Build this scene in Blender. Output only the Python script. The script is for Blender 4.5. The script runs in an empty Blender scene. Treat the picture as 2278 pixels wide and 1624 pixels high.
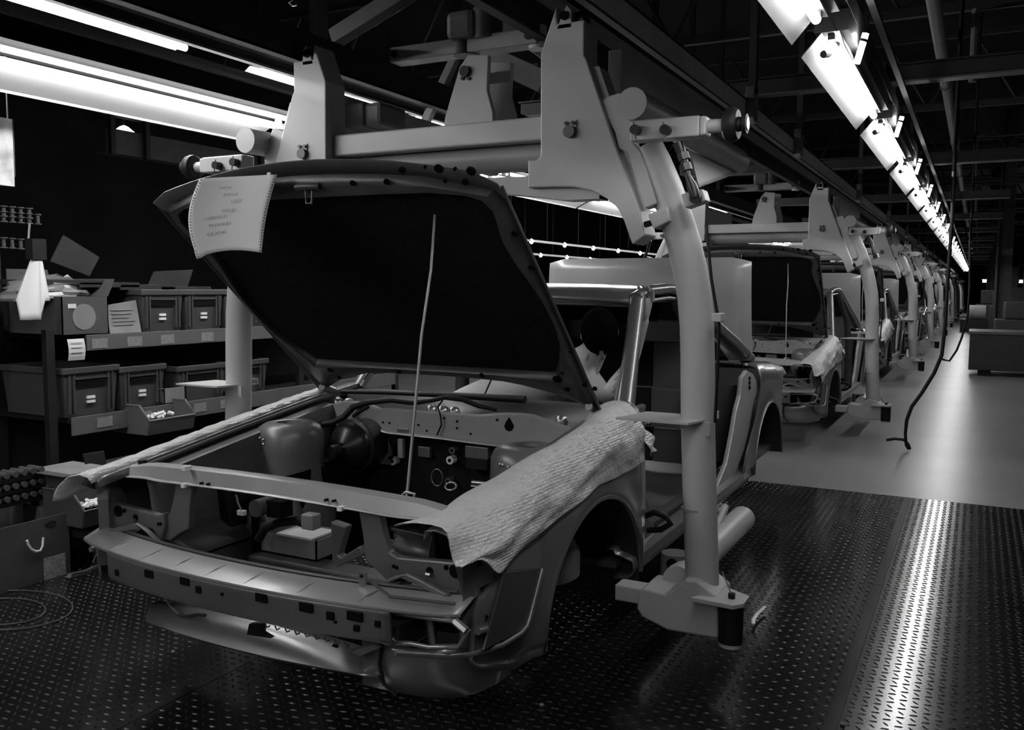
import bpy, bmesh, math, random
import numpy as np
from mathutils import Vector, Matrix

random.seed(7)
# ------------------------------------------------------------------ camera
H = 1.5                       # lens height above the floor; z below is measured from the lens
IW, IH = 2278.0, 1624.0
_c = np.array([1139.0, 812.0])
_vx = np.array([-2650.0, 616.0])      # vanishing point of the cross direction
_vy = np.array([2175.0, 645.0])       # vanishing point of the line direction
F = float(np.sqrt(-np.dot(_vx - _c, _vy - _c)))
_Y = np.array([*(_vy - _c), F]); _Y /= np.linalg.norm(_Y)
_X = -np.array([*(_vx - _c), F]); _X /= np.linalg.norm(_X)
_X -= _Y * np.dot(_X, _Y); _X /= np.linalg.norm(_X)
_Z = np.cross(_X, _Y)
ROT = np.stack([_X, _Y, _Z])          # world = ROT @ (right, down, forward)

def PX(u, v, x=None, y=None, z=None):
    """direction of a photo pixel, taken to the plane x=, y= or z= (metres, z from lens height)"""
    d = ROT @ np.array([u - _c[0], v - _c[1], F])
    k = x / d[0] if x is not None else (y / d[1] if y is not None else z / d[2])
    return (float(d[0] * k), float(d[1] * k), float(d[2] * k))

scene = bpy.context.scene
cd = bpy.data.cameras.new('camera')
cam = bpy.data.objects.new('camera', cd)
scene.collection.objects.link(cam)
cd.sensor_fit = 'HORIZONTAL'; cd.sensor_width = 36.0
cd.lens = F / IW * 36.0
cd.clip_start = 0.05; cd.clip_end = 300
r, dn, fw = ROT[:, 0], ROT[:, 1], ROT[:, 2]
cam.matrix_world = Matrix(((r[0], -dn[0], -fw[0], 0), (r[1], -dn[1], -fw[1], 0), (r[2], -dn[2], -fw[2], H), (0, 0, 0, 1)))
scene.camera = cam

# ------------------------------------------------------------------ world and exposure
w = bpy.data.worlds.new('hall_air'); scene.world = w; w.use_nodes = True
bg = w.node_tree.nodes['Background']
bg.inputs[0].default_value = (1, 1, 1, 1); bg.inputs[1].default_value = 0.016
vs = scene.view_settings
vs.view_transform = 'Standard'; vs.look = 'None'; vs.gamma = 1.0; vs.use_curve_mapping = False
vs.exposure = 1.5
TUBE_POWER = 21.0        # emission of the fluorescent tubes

# ------------------------------------------------------------------ helpers
COL = scene.collection
MATS = {}
def mat(name, v, rough=0.5, metal=0.0, var=0.12, scale=6.0, bump=0.0, bscale=60.0, coat=0.0, emit=0.0, spec=0.5, stretch=None):
    if name in MATS: return MATS[name]
    m = bpy.data.materials.new(name); m.use_nodes = True
    nt = m.node_tree; b = nt.nodes['Principled BSDF']
    b.inputs['Roughness'].default_value = rough
    b.inputs['Metallic'].default_value = metal
    b.inputs['Specular IOR Level'].default_value = spec
    if coat: b.inputs['Coat Weight'].default_value = coat; b.inputs['Coat Roughness'].default_value = 0.12
    tc = nt.nodes.new('ShaderNodeTexCoord')
    src = tc.outputs['Object']
    if stretch:
        mp = nt.nodes.new('ShaderNodeMapping'); mp.inputs['Scale'].default_value = stretch
        nt.links.new(src, mp.inputs['Vector']); src = mp.outputs['Vector']
    if var > 0:
        n = nt.nodes.new('ShaderNodeTexNoise'); n.inputs['Scale'].default_value = scale; n.inputs['Detail'].default_value = 6
        nt.links.new(src, n.inputs['Vector'])
        cr = nt.nodes.new('ShaderNodeValToRGB')
        lo, hi = v * (1 - var), min(1, v * (1 + var))
        cr.color_ramp.elements[0].position = 0.3; cr.color_ramp.elements[1].position = 0.7
        cr.color_ramp.elements[0].color = (lo, lo, lo, 1); cr.color_ramp.elements[1].color = (hi, hi, hi, 1)
        nt.links.new(n.outputs['Fac'], cr.inputs['Fac']); nt.links.new(cr.outputs['Color'], b.inputs['Base Color'])
    else:
        b.inputs['Base Color'].default_value = (v, v, v, 1)
    if bump > 0:
        n2 = nt.nodes.new('ShaderNodeTexNoise'); n2.inputs['Scale'].default_value = bscale; n2.inputs['Detail'].default_value = 4
        nt.links.new(src, n2.inputs['Vector'])
        bp = nt.nodes.new('ShaderNodeBump'); bp.inputs['Strength'].default_value = bump; bp.inputs['Distance'].default_value = 0.01
        nt.links.new(n2.outputs['Fac'], bp.inputs['Height']); nt.links.new(bp.outputs['Normal'], b.inputs['Normal'])
    if emit:
        b.inputs['Emission Color'].default_value = (1, 1, 1, 1); b.inputs['Emission Strength'].default_value = emit
    MATS[name] = m
    return m

class MB:
    def __init__(s): s.v = []; s.f = []
    def add(s, pts, faces):
        o = len(s.v); s.v += [tuple(p) for p in pts]; s.f += [tuple(i + o for i in f) for f in faces]; return s
    def box(s, a, b):
        (x0, y0, z0), (x1, y1, z1) = a, b
        if x0 > x1: x0, x1 = x1, x0
        if y0 > y1: y0, y1 = y1, y0
        if z0 > z1: z0, z1 = z1, z0
        return s.hexa([(x0,y0,z0),(x1,y0,z0),(x1,y1,z0),(x0,y1,z0),(x0,y0,z1),(x1,y0,z1),(x1,y1,z1),(x0,y1,z1)])
    def hexa(s, p):
        return s.add(p, [(3,2,1,0),(4,5,6,7),(0,1,5,4),(1,2,6,5),(2,3,7,6),(3,0,4,7)])
    def prism(s, poly, vec):
        n = len(poly); q = [tuple(p[i] + vec[i] for i in range(3)) for p in poly]
        return s.add(list(poly) + q, [tuple(range(n))[::-1], tuple(range(n, 2*n))] + [(i, (i+1) % n, n + (i+1) % n, n + i) for i in range(n)])
    def sheet(s, rows, closed=False):
        n = len(rows[0]); pts = [p for r_ in rows for p in r_]; fs = []
        for i in range(len(rows) - 1):
            for j in range(n - 1 + (1 if closed else 0)):
                k = (j + 1) % n
                fs.append((i*n + j, i*n + k, (i+1)*n + k, (i+1)*n + j))
        return s.add(pts, fs)
    def tube(s, path, r, seg=10, caps=True, flat=None):
        P = [Vector(p) for p in path]; n = len(P)
        R = r if isinstance(r, (list, tuple)) else [r] * n
        t0 = (P[1] - P[0]).normalized()
        up = Vector((0, 0, 1)) if abs(t0.z) < 0.9 else Vector((1, 0, 0))
        nx = t0.cross(up).normalized(); rings = []
        for i in range(n):
            t = ((P[min(i+1, n-1)] - P[max(i-1, 0)])).normalized()
            nx = (nx - t * nx.dot(t)).normalized(); ny = t.cross(nx)
            fy = flat if flat else 1.0
            rings.append([tuple(P[i] + (nx * math.cos(2*math.pi*k/seg) + ny * math.sin(2*math.pi*k/seg) * fy) * R[i]) for k in range(seg)])
        o = len(s.v)
        s.sheet(rings, closed=True)
        if caps:
            s.f.append(tuple(o + k for k in range(seg))[::-1]); s.f.append(tuple(o + (n-1)*seg + k for k in range(seg)))
        return s
    def disc(s, c, n, r, t=0.004, seg=14, rx=None):
        c = Vector(c); n = Vector(n).normalized()
        return s.tube([c - n * t / 2, c + n * t / 2], r, seg)
    def lathe(s, c, prof, seg=24, axis='z'):
        rings = []
        for (rr, h) in prof:
            ring = []
            for k in range(seg):
                a = 2*math.pi*k/seg
                if axis == 'z': ring.append((c[0] + rr*math.cos(a), c[1] + rr*math.sin(a), c[2] + h))
                elif axis == 'y': ring.append((c[0] + rr*math.cos(a), c[1] + h, c[2] + rr*math.sin(a)))
                else: ring.append((c[0] + h, c[1] + rr*math.cos(a), c[2] + rr*math.sin(a)))
            rings.append(ring)
        return s.sheet(rings, closed=True)
    def build(s, name, m, parent=None, bevel=0, smooth=0, solid=0, sub=0):
        me = bpy.data.meshes.new(name)
        o = bpy.data.objects.new(name, me); COL.objects.link(o)
        base = Vector((0, 0, 0))
        if parent is not None:
            base = Vector(parent['_w']); o.parent = parent
            loc = Vector((0, 0, 0))
        else:
            a = np.array(s.v); lo, hi = a.min(0), a.max(0)
            base = Vector(((lo[0]+hi[0])/2, (lo[1]+hi[1])/2, lo[2])); loc = base + Vector((0, 0, H))
        me.from_pydata([tuple(Vector(p) - base) for p in s.v], [], s.f)
        me.validate()
        bm = bmesh.new(); bm.from_mesh(me); bmesh.ops.recalc_face_normals(bm, faces=bm.faces); bm.to_mesh(me); bm.free()
        o.location = loc
        o['_w'] = tuple(base)
        me.materials.append(m)
        if smooth:
            for p in me.polygons: p.use_smooth = True
            me.set_sharp_from_angle(angle=math.radians(smooth))
        if solid:
            md = o.modifiers.new('thickness', 'SOLIDIFY'); md.thickness = solid; md.offset = 0
        if bevel:
            md = o.modifiers.new('edge', 'BEVEL'); md.width = bevel; md.segments = 2; md.limit_method = 'ANGLE'; md.angle_limit = math.radians(40)
        if sub:
            md = o.modifiers.new('sub', 'SUBSURF'); md.levels = sub; md.render_levels = sub
        return o

def tag(o, label=None, cat=None, group=None, kind=None):
    if label: o['label'] = label
    if cat: o['category'] = cat
    if group: o['group'] = group
    if kind: o['kind'] = kind
    return o
def thing(name, w_, label, cat, group=None):
    o = bpy.data.objects.new(name, None); COL.objects.link(o)
    o.empty_display_size = 0.1
    o.location = (w_[0], w_[1], w_[2] + H); o['_w'] = tuple(w_)
    return tag(o, label, cat, group)
def sub_of(part):     # children of a mesh part share its thing's base
    return part
def copy_tree(o, parent=None, off=(0, 0, 0), skip=()):
    c = o.copy(); COL.objects.link(c)
    if parent is None: c.location = o.location + Vector(off)
    else: c.parent = parent
    for ch in [k for k in CHILD.get(o.name, [])]:
        if ch.name.split('.')[0] not in skip: copy_tree(ch, c, skip=skip)
    return c
CHILD = {}
def index_children():
    CHILD.clear()
    for o in bpy.data.objects:
        if o.parent: CHILD.setdefault(o.parent.name, []).append(o)
def text_part(s, size, m, parent, M4, name='lettering', depth=0.0006):
    cu = bpy.data.curves.new('t', 'FONT'); cu.body = s; cu.size = size; cu.extrude = depth
    t = bpy.data.objects.new('t', cu); COL.objects.link(t)
    bpy.context.view_layer.update()
    me = bpy.data.meshes.new_from_object(t.evaluated_get(bpy.context.evaluated_depsgraph_get()))
    bpy.data.objects.remove(t)
    base = Vector(parent['_w'])
    me.transform(Matrix.Translation(-base) @ M4)
    me.materials.clear(); me.materials.append(m)
    o = bpy.data.objects.new(name, me); COL.objects.link(o); o.parent = parent; o['_w'] = tuple(base)
    return o
def lerp(xs, ys, x): return float(np.interp(x, xs, ys))
def mir(p, xc=-2.1): return (2*xc - p[0], p[1], p[2])

# ------------------------------------------------------------------ materials
CARRIER = mat('carrier_paint', 0.42, 0.42, var=0.08, scale=3, bump=0.05, bscale=40)
CARRIER_D = mat('carrier_bolt', 0.015, 0.35, metal=0.4)
BODY = mat('silver_body_paint', 0.21, 0.31, metal=0.55, var=0.06, scale=2, coat=0.35)
BODYIN = mat('primed_inner_panel', 0.16, 0.36, metal=0.35, var=0.12, scale=5)
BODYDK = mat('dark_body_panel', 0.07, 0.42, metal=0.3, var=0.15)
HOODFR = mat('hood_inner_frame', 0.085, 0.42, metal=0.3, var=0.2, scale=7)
PAD = mat('black_insulation_pad', 0.012, 0.9, var=0.3, scale=30, bump=0.2, bscale=120, spec=0.1)
BLACK = mat('black_rubber', 0.008, 0.55, var=0.1, spec=0.3)
DARKHOLE = mat('dark_recess', 0.004, 0.8, var=0, spec=0.1)
STEEL = mat('bare_steel', 0.35, 0.3, metal=0.8, var=0.2)
WHITE = mat('white_plastic', 0.75, 0.4, var=0.05)
PAPER = mat('white_paper', 0.62, 0.85, var=0.05, scale=4, spec=0.2)
PRINT = mat('grey_print', 0.24, 0.9, var=0.2, spec=0.1)
RAILDK = mat('dark_rail_paint', 0.018, 0.7, var=0.2)
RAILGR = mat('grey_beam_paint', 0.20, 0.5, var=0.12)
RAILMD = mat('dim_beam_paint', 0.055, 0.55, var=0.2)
ENAMEL = mat('white_enamel_reflector', 0.36, 0.35, var=0.0)
ENAMEL_R = mat('grey_enamel_trough', 0.075, 0.45, var=0.0)
HOUSING = mat('lamp_housing', 0.05, 0.5, var=0.1)
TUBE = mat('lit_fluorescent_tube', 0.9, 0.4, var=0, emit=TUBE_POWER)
BIN = mat('grey_bin_plastic', 0.055, 0.45, var=0.1)
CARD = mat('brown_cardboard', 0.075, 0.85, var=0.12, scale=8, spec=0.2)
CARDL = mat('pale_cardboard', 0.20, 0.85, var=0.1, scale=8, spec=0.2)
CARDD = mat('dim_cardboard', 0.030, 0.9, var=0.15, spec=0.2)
SHELF = mat('shelf_steel', 0.10, 0.5, var=0.1)
SHELFDK = mat('rack_upright_paint', 0.010, 0.5, var=0.1)
# ================================================================== the hall
FZ = -1.5
CONCRETE = mat('sealed_concrete', 0.20, 0.33, var=0.18, scale=1.2, bump=0.04, bscale=9, spec=0.5)
PLATE = mat('worn_tread_plate', 0.085, 0.20, metal=0.9, var=0.25, scale=2.2, bump=0.006, bscale=12)
PLATE.node_tree.nodes['Principled BSDF'].inputs['Roughness'].default_value = 0.17
LUG = mat('tread_lug_steel', 0.06, 0.33, metal=0.8, var=0.2)
DARKWALL = mat('dark_wall', 0.025, 0.8, var=0.3, scale=0.8, spec=0.2)

fl = MB().box((-14, -8, FZ - 0.2), (9, 95, FZ)).build('floor', CONCRETE); tag(fl, 'smooth grey sealed concrete factory floor', None, kind='structure')
tag(MB().box((-14, -8, 5.2), (9, 95, 5.4)).build('ceiling', DARKWALL), 'dark factory roof high above the line', kind='structure')
tag(MB().box((-14.3, -8, FZ - 0.2), (-14, 95, 5.2)).build('wall_left', DARKWALL), 'dark far wall beyond the parts racks', kind='structure')
tag(MB().box((9, -8, FZ - 0.2), (9.3, 95, 5.2)).build('wall_right', DARKWALL), 'dark wall right of the aisle', kind='structure')
tag(MB().box((-14, 95, FZ - 0.2), (9, 95.3, 5.2)).build('wall_back', DARKWALL), 'dark end wall of the hall', kind='structure')
tag(MB().box((-14, -8.3, FZ - 0.2), (9, -8, 5.2)).build('wall_front', DARKWALL), 'dark wall behind the near end of the line', kind='structure')

# steel tread plates let into the floor, each with its raised lugs
def tread(x0, x1, y0, y1, root):
    m = MB().box((x0, y0, FZ - 0.01), (x1 - 0.004, y1 - 0.004, FZ + 0.006))
    p = m.build('tread_plate', PLATE, root)
    px, py = 0.0405, 0.037
    ii, jj = np.meshgrid(np.arange(int((x1-x0)/px)), np.arange(int((y1-y0)/py)), indexing='ij')
    ii, jj = ii.ravel(), jj.ravel()
    cx = x0 + 0.02 + ii * px + (jj % 2) * 0.0; cy = y0 + 0.02 + jj * py
    vis = (cx > -1.9 * cy - 0.3) & (cy > 1.3)
    ii, jj, cx, cy = ii[vis], jj[vis], cx[vis], cy[vis]
    ang = np.where((ii + jj) % 2 == 0, math.radians(12), math.radians(-45))
    n = len(cx); L, Wd, Hh = 0.0155, 0.0048, 0.0030
    loc = np.array([(-L, 0, 0), (0, -Wd, 0), (L, 0, 0), (0, Wd, 0), (-L*0.6, 0, Hh), (L*0.6, 0, Hh)])
    ca, sa = np.cos(ang), np.sin(ang)
    V = np.zeros((n, 6, 3))
    V[:, :, 0] = cx[:, None] + ca[:, None]*loc[:, 0] - sa[:, None]*loc[:, 1]
    V[:, :, 1] = cy[:, None] + sa[:, None]*loc[:, 0] + ca[:, None]*loc[:, 1]
    V[:, :, 2] = FZ + 0.006 + loc[:, 2]
    base = np.array(root['_w'])
    V = (V - base).reshape(-1, 3)
    fs = []
    for k in range(n):
        o = 6*k
        fs += [(o, o+1, o+4), (o+1, o+5, o+4), (o+1, o+2, o+5), (o+2, o+3, o+5), (o+3, o+4, o+5), (o+3, o, o+4)]
    me = bpy.data.meshes.new('tread_lugs'); me.from_pydata(V.tolist(), [], fs); me.materials.append(LUG)
    ob = bpy.data.objects.new('tread_lugs', me); COL.objects.link(ob); ob.parent = p; ob['_w'] = p['_w']
    tag(ob, 'raised diamond lugs of the tread plate', kind='stuff')
YP = PX(1660, 1070, z=FZ)[1]
trd = MB().box((-4.6, 0.2, FZ - 0.012), (1.6, YP, FZ + 0.0005)).build('floor_trim', RAILDK)
trd.name = 'trim_1'; tag(trd, 'steel tread plate area of the floor around the car', kind='structure')
xs = PX(1970, 1290, z=FZ)[0]
for (x0, x1, y0, y1) in [(-4.55, -2.5, 0.3, 3.6), (-4.55, -2.5, 3.6, YP), (-2.5, xs, 0.3, 2.6), (-2.5, xs, 2.6, 4.75), (-2.5, xs, 4.75, YP),
                         (xs, 1.5, 0.3, 4.72), (xs, 1.5, 4.72, YP)]:
    tread(x0, x1, y0, y1, trd)

# ------------------------------------------------------------------ overhead conveyor rails (the pair of beams the hangers run on)
Y0, Y1 = -4.0, 80.0
def rail(xo, xi, dz, label, nm='conveyor_rail'):
    t = thing(nm, ((xo+xi)/2, 10, 0.9), label, 'rail', 'conveyor rails')
    s = 1 if xo > xi else -1
    class RB(MB):
        def box(q, a, b): return MB.box(q, (a[0], a[1], a[2] + dz), (b[0], b[1], b[2] + dz))
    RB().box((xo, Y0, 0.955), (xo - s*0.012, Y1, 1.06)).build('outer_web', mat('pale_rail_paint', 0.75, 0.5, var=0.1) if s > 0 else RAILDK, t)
    RB().box((xi, Y0, 0.935), (xi + s*0.012, Y1, 1.06)).build('inner_web', RAILDK, t)
    RB().box((xo, Y0, 1.06), (xi, Y1, 1.075)).build('top_flange', RAILDK, t)
    RB().box((xo - s*0.10, Y0, 0.97), (xo - s*0.20, Y1, 1.0)).build('running_track', RAILDK, t)
    RB().box((xo + s*0.0, Y0, 0.945), (xo - s*0.035, Y1, 0.957)).build('outer_lip', RAILMD, t)
    RB().box((xi, Y0, 0.93), (xi + s*0.05, Y1, 0.942)).build('inner_lip', RAILDK, t)
    return t
rail(-1.375, -1.76, 0.145, 'grey painted conveyor rail over the hanger posts beside the aisle')
rail(-3.11, -2.81, 0.10, 'dark conveyor rail over the hanger posts beside the parts rack')
# hanger posts that carry the aisle rail, and cross beams
for k in range(12):
    y = ([5.9, 7.6] + [11.8 + 4.15 * j for j in range(12)])[k]
    if y > 40: break
    t = thing('rail_hanger', (-1.36, y, 1.05), 'grey bracket and post holding up the aisle rail', 'bracket', 'rail hanger posts')
    MB().box((-1.373, y - 0.06, 1.07), (-1.32, y + 0.06, 1.29)).build('clamp', RAILGR, t, bevel=0.004)
    MB().box((-1.365, y - 0.035, 1.25), (-1.32, y + 0.035, 3.4)).build('post', RAILMD, t)
for k in range(13):
    y = 2.1 + 4.15 * k
    t = thing('cross_beam', (-1.0, y, 1.3), 'dim grey cross beam spanning above the conveyor rails', 'beam', 'overhead cross beams')
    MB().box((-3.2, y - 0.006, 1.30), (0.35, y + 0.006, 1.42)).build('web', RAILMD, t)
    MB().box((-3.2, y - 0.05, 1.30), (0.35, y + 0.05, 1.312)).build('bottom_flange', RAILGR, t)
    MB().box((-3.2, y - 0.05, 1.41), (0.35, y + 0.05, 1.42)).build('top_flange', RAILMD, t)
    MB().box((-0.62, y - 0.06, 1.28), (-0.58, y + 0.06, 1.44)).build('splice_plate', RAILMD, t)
# big slanting braces seen above the hood, between the rails
def bar(name, a, b, wd, ht, m, label, cat, group=None):
    a, b = Vector(a), Vector(b); t = (b - a).normalized()
    s_ = t.cross(Vector((0, 0, 1)))
    s_ = s_.normalized() if s_.length > 0.1 else Vector((1, 0, 0))
    u_ = s_.cross(t).normalized()
    P = [a - s_*wd/2 - u_*ht/2, a + s_*wd/2 - u_*ht/2, b + s_*wd/2 - u_*ht/2, b - s_*wd/2 - u_*ht/2,
         a - s_*wd/2 + u_*ht/2, a + s_*wd/2 + u_*ht/2, b + s_*wd/2 + u_*ht/2, b - s_*wd/2 + u_*ht/2]
    return tag(MB().hexa(P).build(name, m, bevel=0.004), label, cat, group)
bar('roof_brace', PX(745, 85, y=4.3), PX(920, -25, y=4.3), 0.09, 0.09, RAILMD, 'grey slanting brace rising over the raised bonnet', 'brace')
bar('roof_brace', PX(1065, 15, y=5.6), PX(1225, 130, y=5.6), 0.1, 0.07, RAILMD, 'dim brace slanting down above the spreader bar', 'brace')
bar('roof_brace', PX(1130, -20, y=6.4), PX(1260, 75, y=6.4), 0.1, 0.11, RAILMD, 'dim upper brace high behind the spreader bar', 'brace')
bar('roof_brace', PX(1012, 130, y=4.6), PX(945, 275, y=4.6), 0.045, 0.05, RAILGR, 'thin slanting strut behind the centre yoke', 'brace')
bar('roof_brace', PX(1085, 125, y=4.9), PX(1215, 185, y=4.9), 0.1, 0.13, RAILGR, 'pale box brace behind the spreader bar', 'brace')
# roof trusses far above
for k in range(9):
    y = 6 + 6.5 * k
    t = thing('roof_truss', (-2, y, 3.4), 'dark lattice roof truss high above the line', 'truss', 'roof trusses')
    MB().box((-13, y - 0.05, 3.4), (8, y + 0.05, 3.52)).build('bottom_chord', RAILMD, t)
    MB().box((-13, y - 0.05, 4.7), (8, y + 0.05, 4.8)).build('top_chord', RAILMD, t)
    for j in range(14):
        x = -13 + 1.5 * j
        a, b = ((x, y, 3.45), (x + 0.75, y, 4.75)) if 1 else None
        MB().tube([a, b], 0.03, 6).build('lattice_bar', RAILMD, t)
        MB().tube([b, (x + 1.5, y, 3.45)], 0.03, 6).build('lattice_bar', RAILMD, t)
# the pipe above the aisle
def pipe(path, r, label, m=RAILGR):
    t = thing('ceiling_pipe', path[0], label, 'pipe')
    MB().tube(path, r, 12).build('pipe', m, t, smooth=40)
    for k in range(1, 12):
        y = 2.5 + 4.15 * k
        MB().tube([(path[0][0], y, path[0][2]), (path[0][0], y + 0.06, path[0][2])], r * 1.25, 12).build('coupling', m, t, smooth=40)
    return t
pipe([(-0.40, 1.0, 2.2), (-0.40, 70, 2.2)], 0.055, 'long grey pipe running above the aisle')
for k in range(6):
    y = 8.6 + 7 * k
    t = thing('duct_frame', (0.1, y, 1.9), 'thin upright pipe stub beside the aisle pipe', 'pipe', 'pipe stubs above the aisle')
    MB().tube([(-0.12, y, 1.75), (-0.12, y, 2.35)], 0.03, 8).build('stub', RAILGR, t)
    MB().box((-0.12, y - 0.02, 2.33), (2.6, y + 0.02, 2.36)).build('arm', RAILMD, t)

# ------------------------------------------------------------------ fluorescent lamps
def lamp_right():
    y0, L = 0.0, 1.53
    t = thing('strip_lamp', (-0.49, 0, 0.8), 'x', 'lamp')
    prof = [(-0.566, 0.780), (-0.558, 0.790), (-0.502, 0.855), (-0.445, 0.855), (-0.428, 0.805)]
    MB().sheet([[(x, 0, z) for x, z in prof], [(x, L, z) for x, z in prof]]).build('reflector', ENAMEL_R, t, solid=0.003)
    MB().box((-0.53, 0.02, 0.860), (-0.42, L - 0.02, 0.93)).build('housing', HOUSING, t)
    MB().tube([(-0.476, 0.06, 0.822), (-0.476, L - 0.10, 0.822)], 0.0145, 12).build('tube', TUBE, t, smooth=40)
    for y in (0.03, L - 0.085): MB().box((-0.487, y, 0.836), (-0.465, y + 0.03, 0.858)).build('lamp_holder', HOUSING, t, bevel=0.004)
    MB().tube([(-0.47, 0.16, 0.85), (-0.495, 0.10, 0.81), (-0.505, 0.07, 0.80)], [0.008, 0.016, 0.013], 8).build('clip', HOUSING, t)
    b = MB().tube([(-0.418, 0.25, 0.800), (-0.392, 0.25, 0.90)], 0.011, 10).build('glowing_bracket', TUBE, t, smooth=40)  # upright bracket given tube emission in place of the lamplight falling on it
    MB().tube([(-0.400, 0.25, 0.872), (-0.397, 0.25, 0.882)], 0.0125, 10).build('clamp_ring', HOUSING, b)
    return t
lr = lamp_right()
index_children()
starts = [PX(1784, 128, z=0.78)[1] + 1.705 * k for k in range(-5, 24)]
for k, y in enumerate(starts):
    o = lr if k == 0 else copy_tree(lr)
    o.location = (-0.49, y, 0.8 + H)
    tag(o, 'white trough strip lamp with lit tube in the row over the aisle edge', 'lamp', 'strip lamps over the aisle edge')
tag(MB().box((-0.55, -7, 0.935), (-0.42, 44, 1.0)).build('lamp_channel', HOUSING), 'long dark channel carrying the aisle strip lamps', 'channel')
tag(MB().box((-0.385, 2.0, 0.985), (-0.36, 44, 1.0)).build('cable_tray', RAILDK), 'thin dark cable tray running above the aisle lamps', 'tray')

def lamp_left():
    L = 2.42
    t = thing('twin_lamp', (-3.6, 0, 0.9), 'x', 'lamp')
    prof = [(-3.965, 0.868), (-3.955, 0.880), (-3.80, 0.955), (-3.765, 0.975)]
    MB().sheet([[(x, 0, z) for x, z in prof], [(x, L, z) for x, z in prof]]).build('reflector', ENAMEL, t, solid=0.003)
    MB().box((-3.765, 0.0, 0.980), (-3.49, L, 1.07)).build('housing', mat('lamp_housing_grey', 0.005, 0.9, var=0, spec=0.03), t)
    for x, z in ((-3.55, 0.952), (-3.72, 0.935)):
        MB().tube([(x, 0.05, z), (x, L - 0.06, z)], 0.0135, 12).build('tube', TUBE, t, smooth=40)
        for y in (0.02, L - 0.05): MB().box((x - 0.014, y, z - 0.02), (x + 0.014, y + 0.03, 0.985)).build('lamp_holder', WHITE, t)
    MB().box((-3.62, L - 0.02, 0.97), (-3.50, L + 0.03, 1.02)).build('end_bracket', HOUSING, t)
    return t
ll = lamp_left(); index_children()
for k in range(14):
    y = PX(568, 300, z=0.92)[1] - 2.45 + 2.47 * (k - 2)
    o = ll if k == 0 else copy_tree(ll)
    o.location = (-3.6, y, 0.9 + H)
    tag(o, 'white twin tube lamp with broad reflector in the row beside the parts rack', 'lamp', 'twin tube lamps beside the parts rack')
tag(MB().box((-3.56, -7, 1.075), (-3.46, 40, 1.12)).build('lamp_channel', RAILMD), 'long dark channel above the twin tube lamps', 'channel')
tag(MB().box((-3.42, -7, 1.05), (-3.40, 40, 1.07)).build('lamp_conduit', RAILMD), 'thin grey conduit running alongside the twin tube lamps', 'conduit')

def lamp_upper():
    L = 1.28
    t = thing('batten_lamp', (-4.3, 0, 1.4), 'x', 'lamp')
    MB().box((-4.38, 0, 1.46), (-4.26, L, 1.54)).build('housing', HOUSING, t)
    MB().sheet([[(x, 0.0, z) for x, z in ((-4.42, 1.43), (-4.37, 1.462), (-4.27, 1.462))], [(x, L, z) for x, z in ((-4.42, 1.43), (-4.37, 1.462), (-4.27, 1.462))]]).build('reflector', ENAMEL, t, solid=0.003)
    MB().tube([(-4.30, 0.03, 1.425), (-4.30, L - 0.03, 1.425)], 0.02, 12).build('tube', TUBE, t, smooth=40)
    MB().box((-4.32, 0.55, 1.54), (-4.26, 0.68, 5.2)).build('drop_rod', RAILMD, t)
    return t
lu = lamp_upper(); index_children()
yy = PX(430, 108, z=1.425)[1] - 1.28
for k in range(9):
    o = lu if k == 0 else copy_tree(lu)
    o.location = (-4.3, yy + 1.86 * (k - 1), 1.4 + H)
    tag(o, 'bare single tube batten lamp in the high row above the rack', 'lamp', 'high batten lamps above the rack')
# far lamp strings beyond the line, seen under the nearest hanger
for j, (x, z) in enumerate(((-6.0, 0.70), (-7.4, 0.62))):
    for k in range(9):
        y = 9.6 + 1.22 * k + j * 2
        t = thing('far_lamp', (x, y, z), 'slim lit batten of the far lamp string past the rack', 'lamp', 'far lamp string')
        MB().tube([(x, y, z), (x, y + 1.15, z)], 0.018, 8).build('batten', mat('dim_lit_batten', 0.6, 0.5, var=0, emit=0.12), t)
        MB().tube([(x, y + 0.6, z + 0.015), (x, y + 0.6, 5.2)], 0.006, 6).build('drop_rod', RAILDK, t)
        MB().lathe((x, y + 0.05, z - 0.01), [(0.001, -0.04), (0.025, -0.025), (0.033, 0), (0.025, 0.025), (0.001, 0.04)], 10).build('bulb', TUBE, t, smooth=60)
for (u, v, wd) in ((2190, 625, 0.2), (2207, 625, 0.3), (2268, 626, 0.5)):
    p = PX(u, v, y=60)
    t = thing('far_lamp', p, 'tiny lit lamp glowing at the far end of the hall', 'lamp', 'lamps at the far end of the hall')
    MB().box((p[0] - wd/2, 60, p[2] - 0.08), (p[0] + wd/2, 60.3, p[2] + 0.08)).build('diffuser', TUBE, t)
    MB().box((p[0] - wd/2 - 0.05, 60, p[2] + 0.08), (p[0] + wd/2 + 0.05, 60.4, p[2] + 0.2)).build('housing', HOUSING, t)
    MB().tube([(p[0], 60.2, p[2] + 0.15), (p[0], 60.2, 5.2)], 0.02, 6).build('drop_rod', RAILDK, t)

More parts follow.
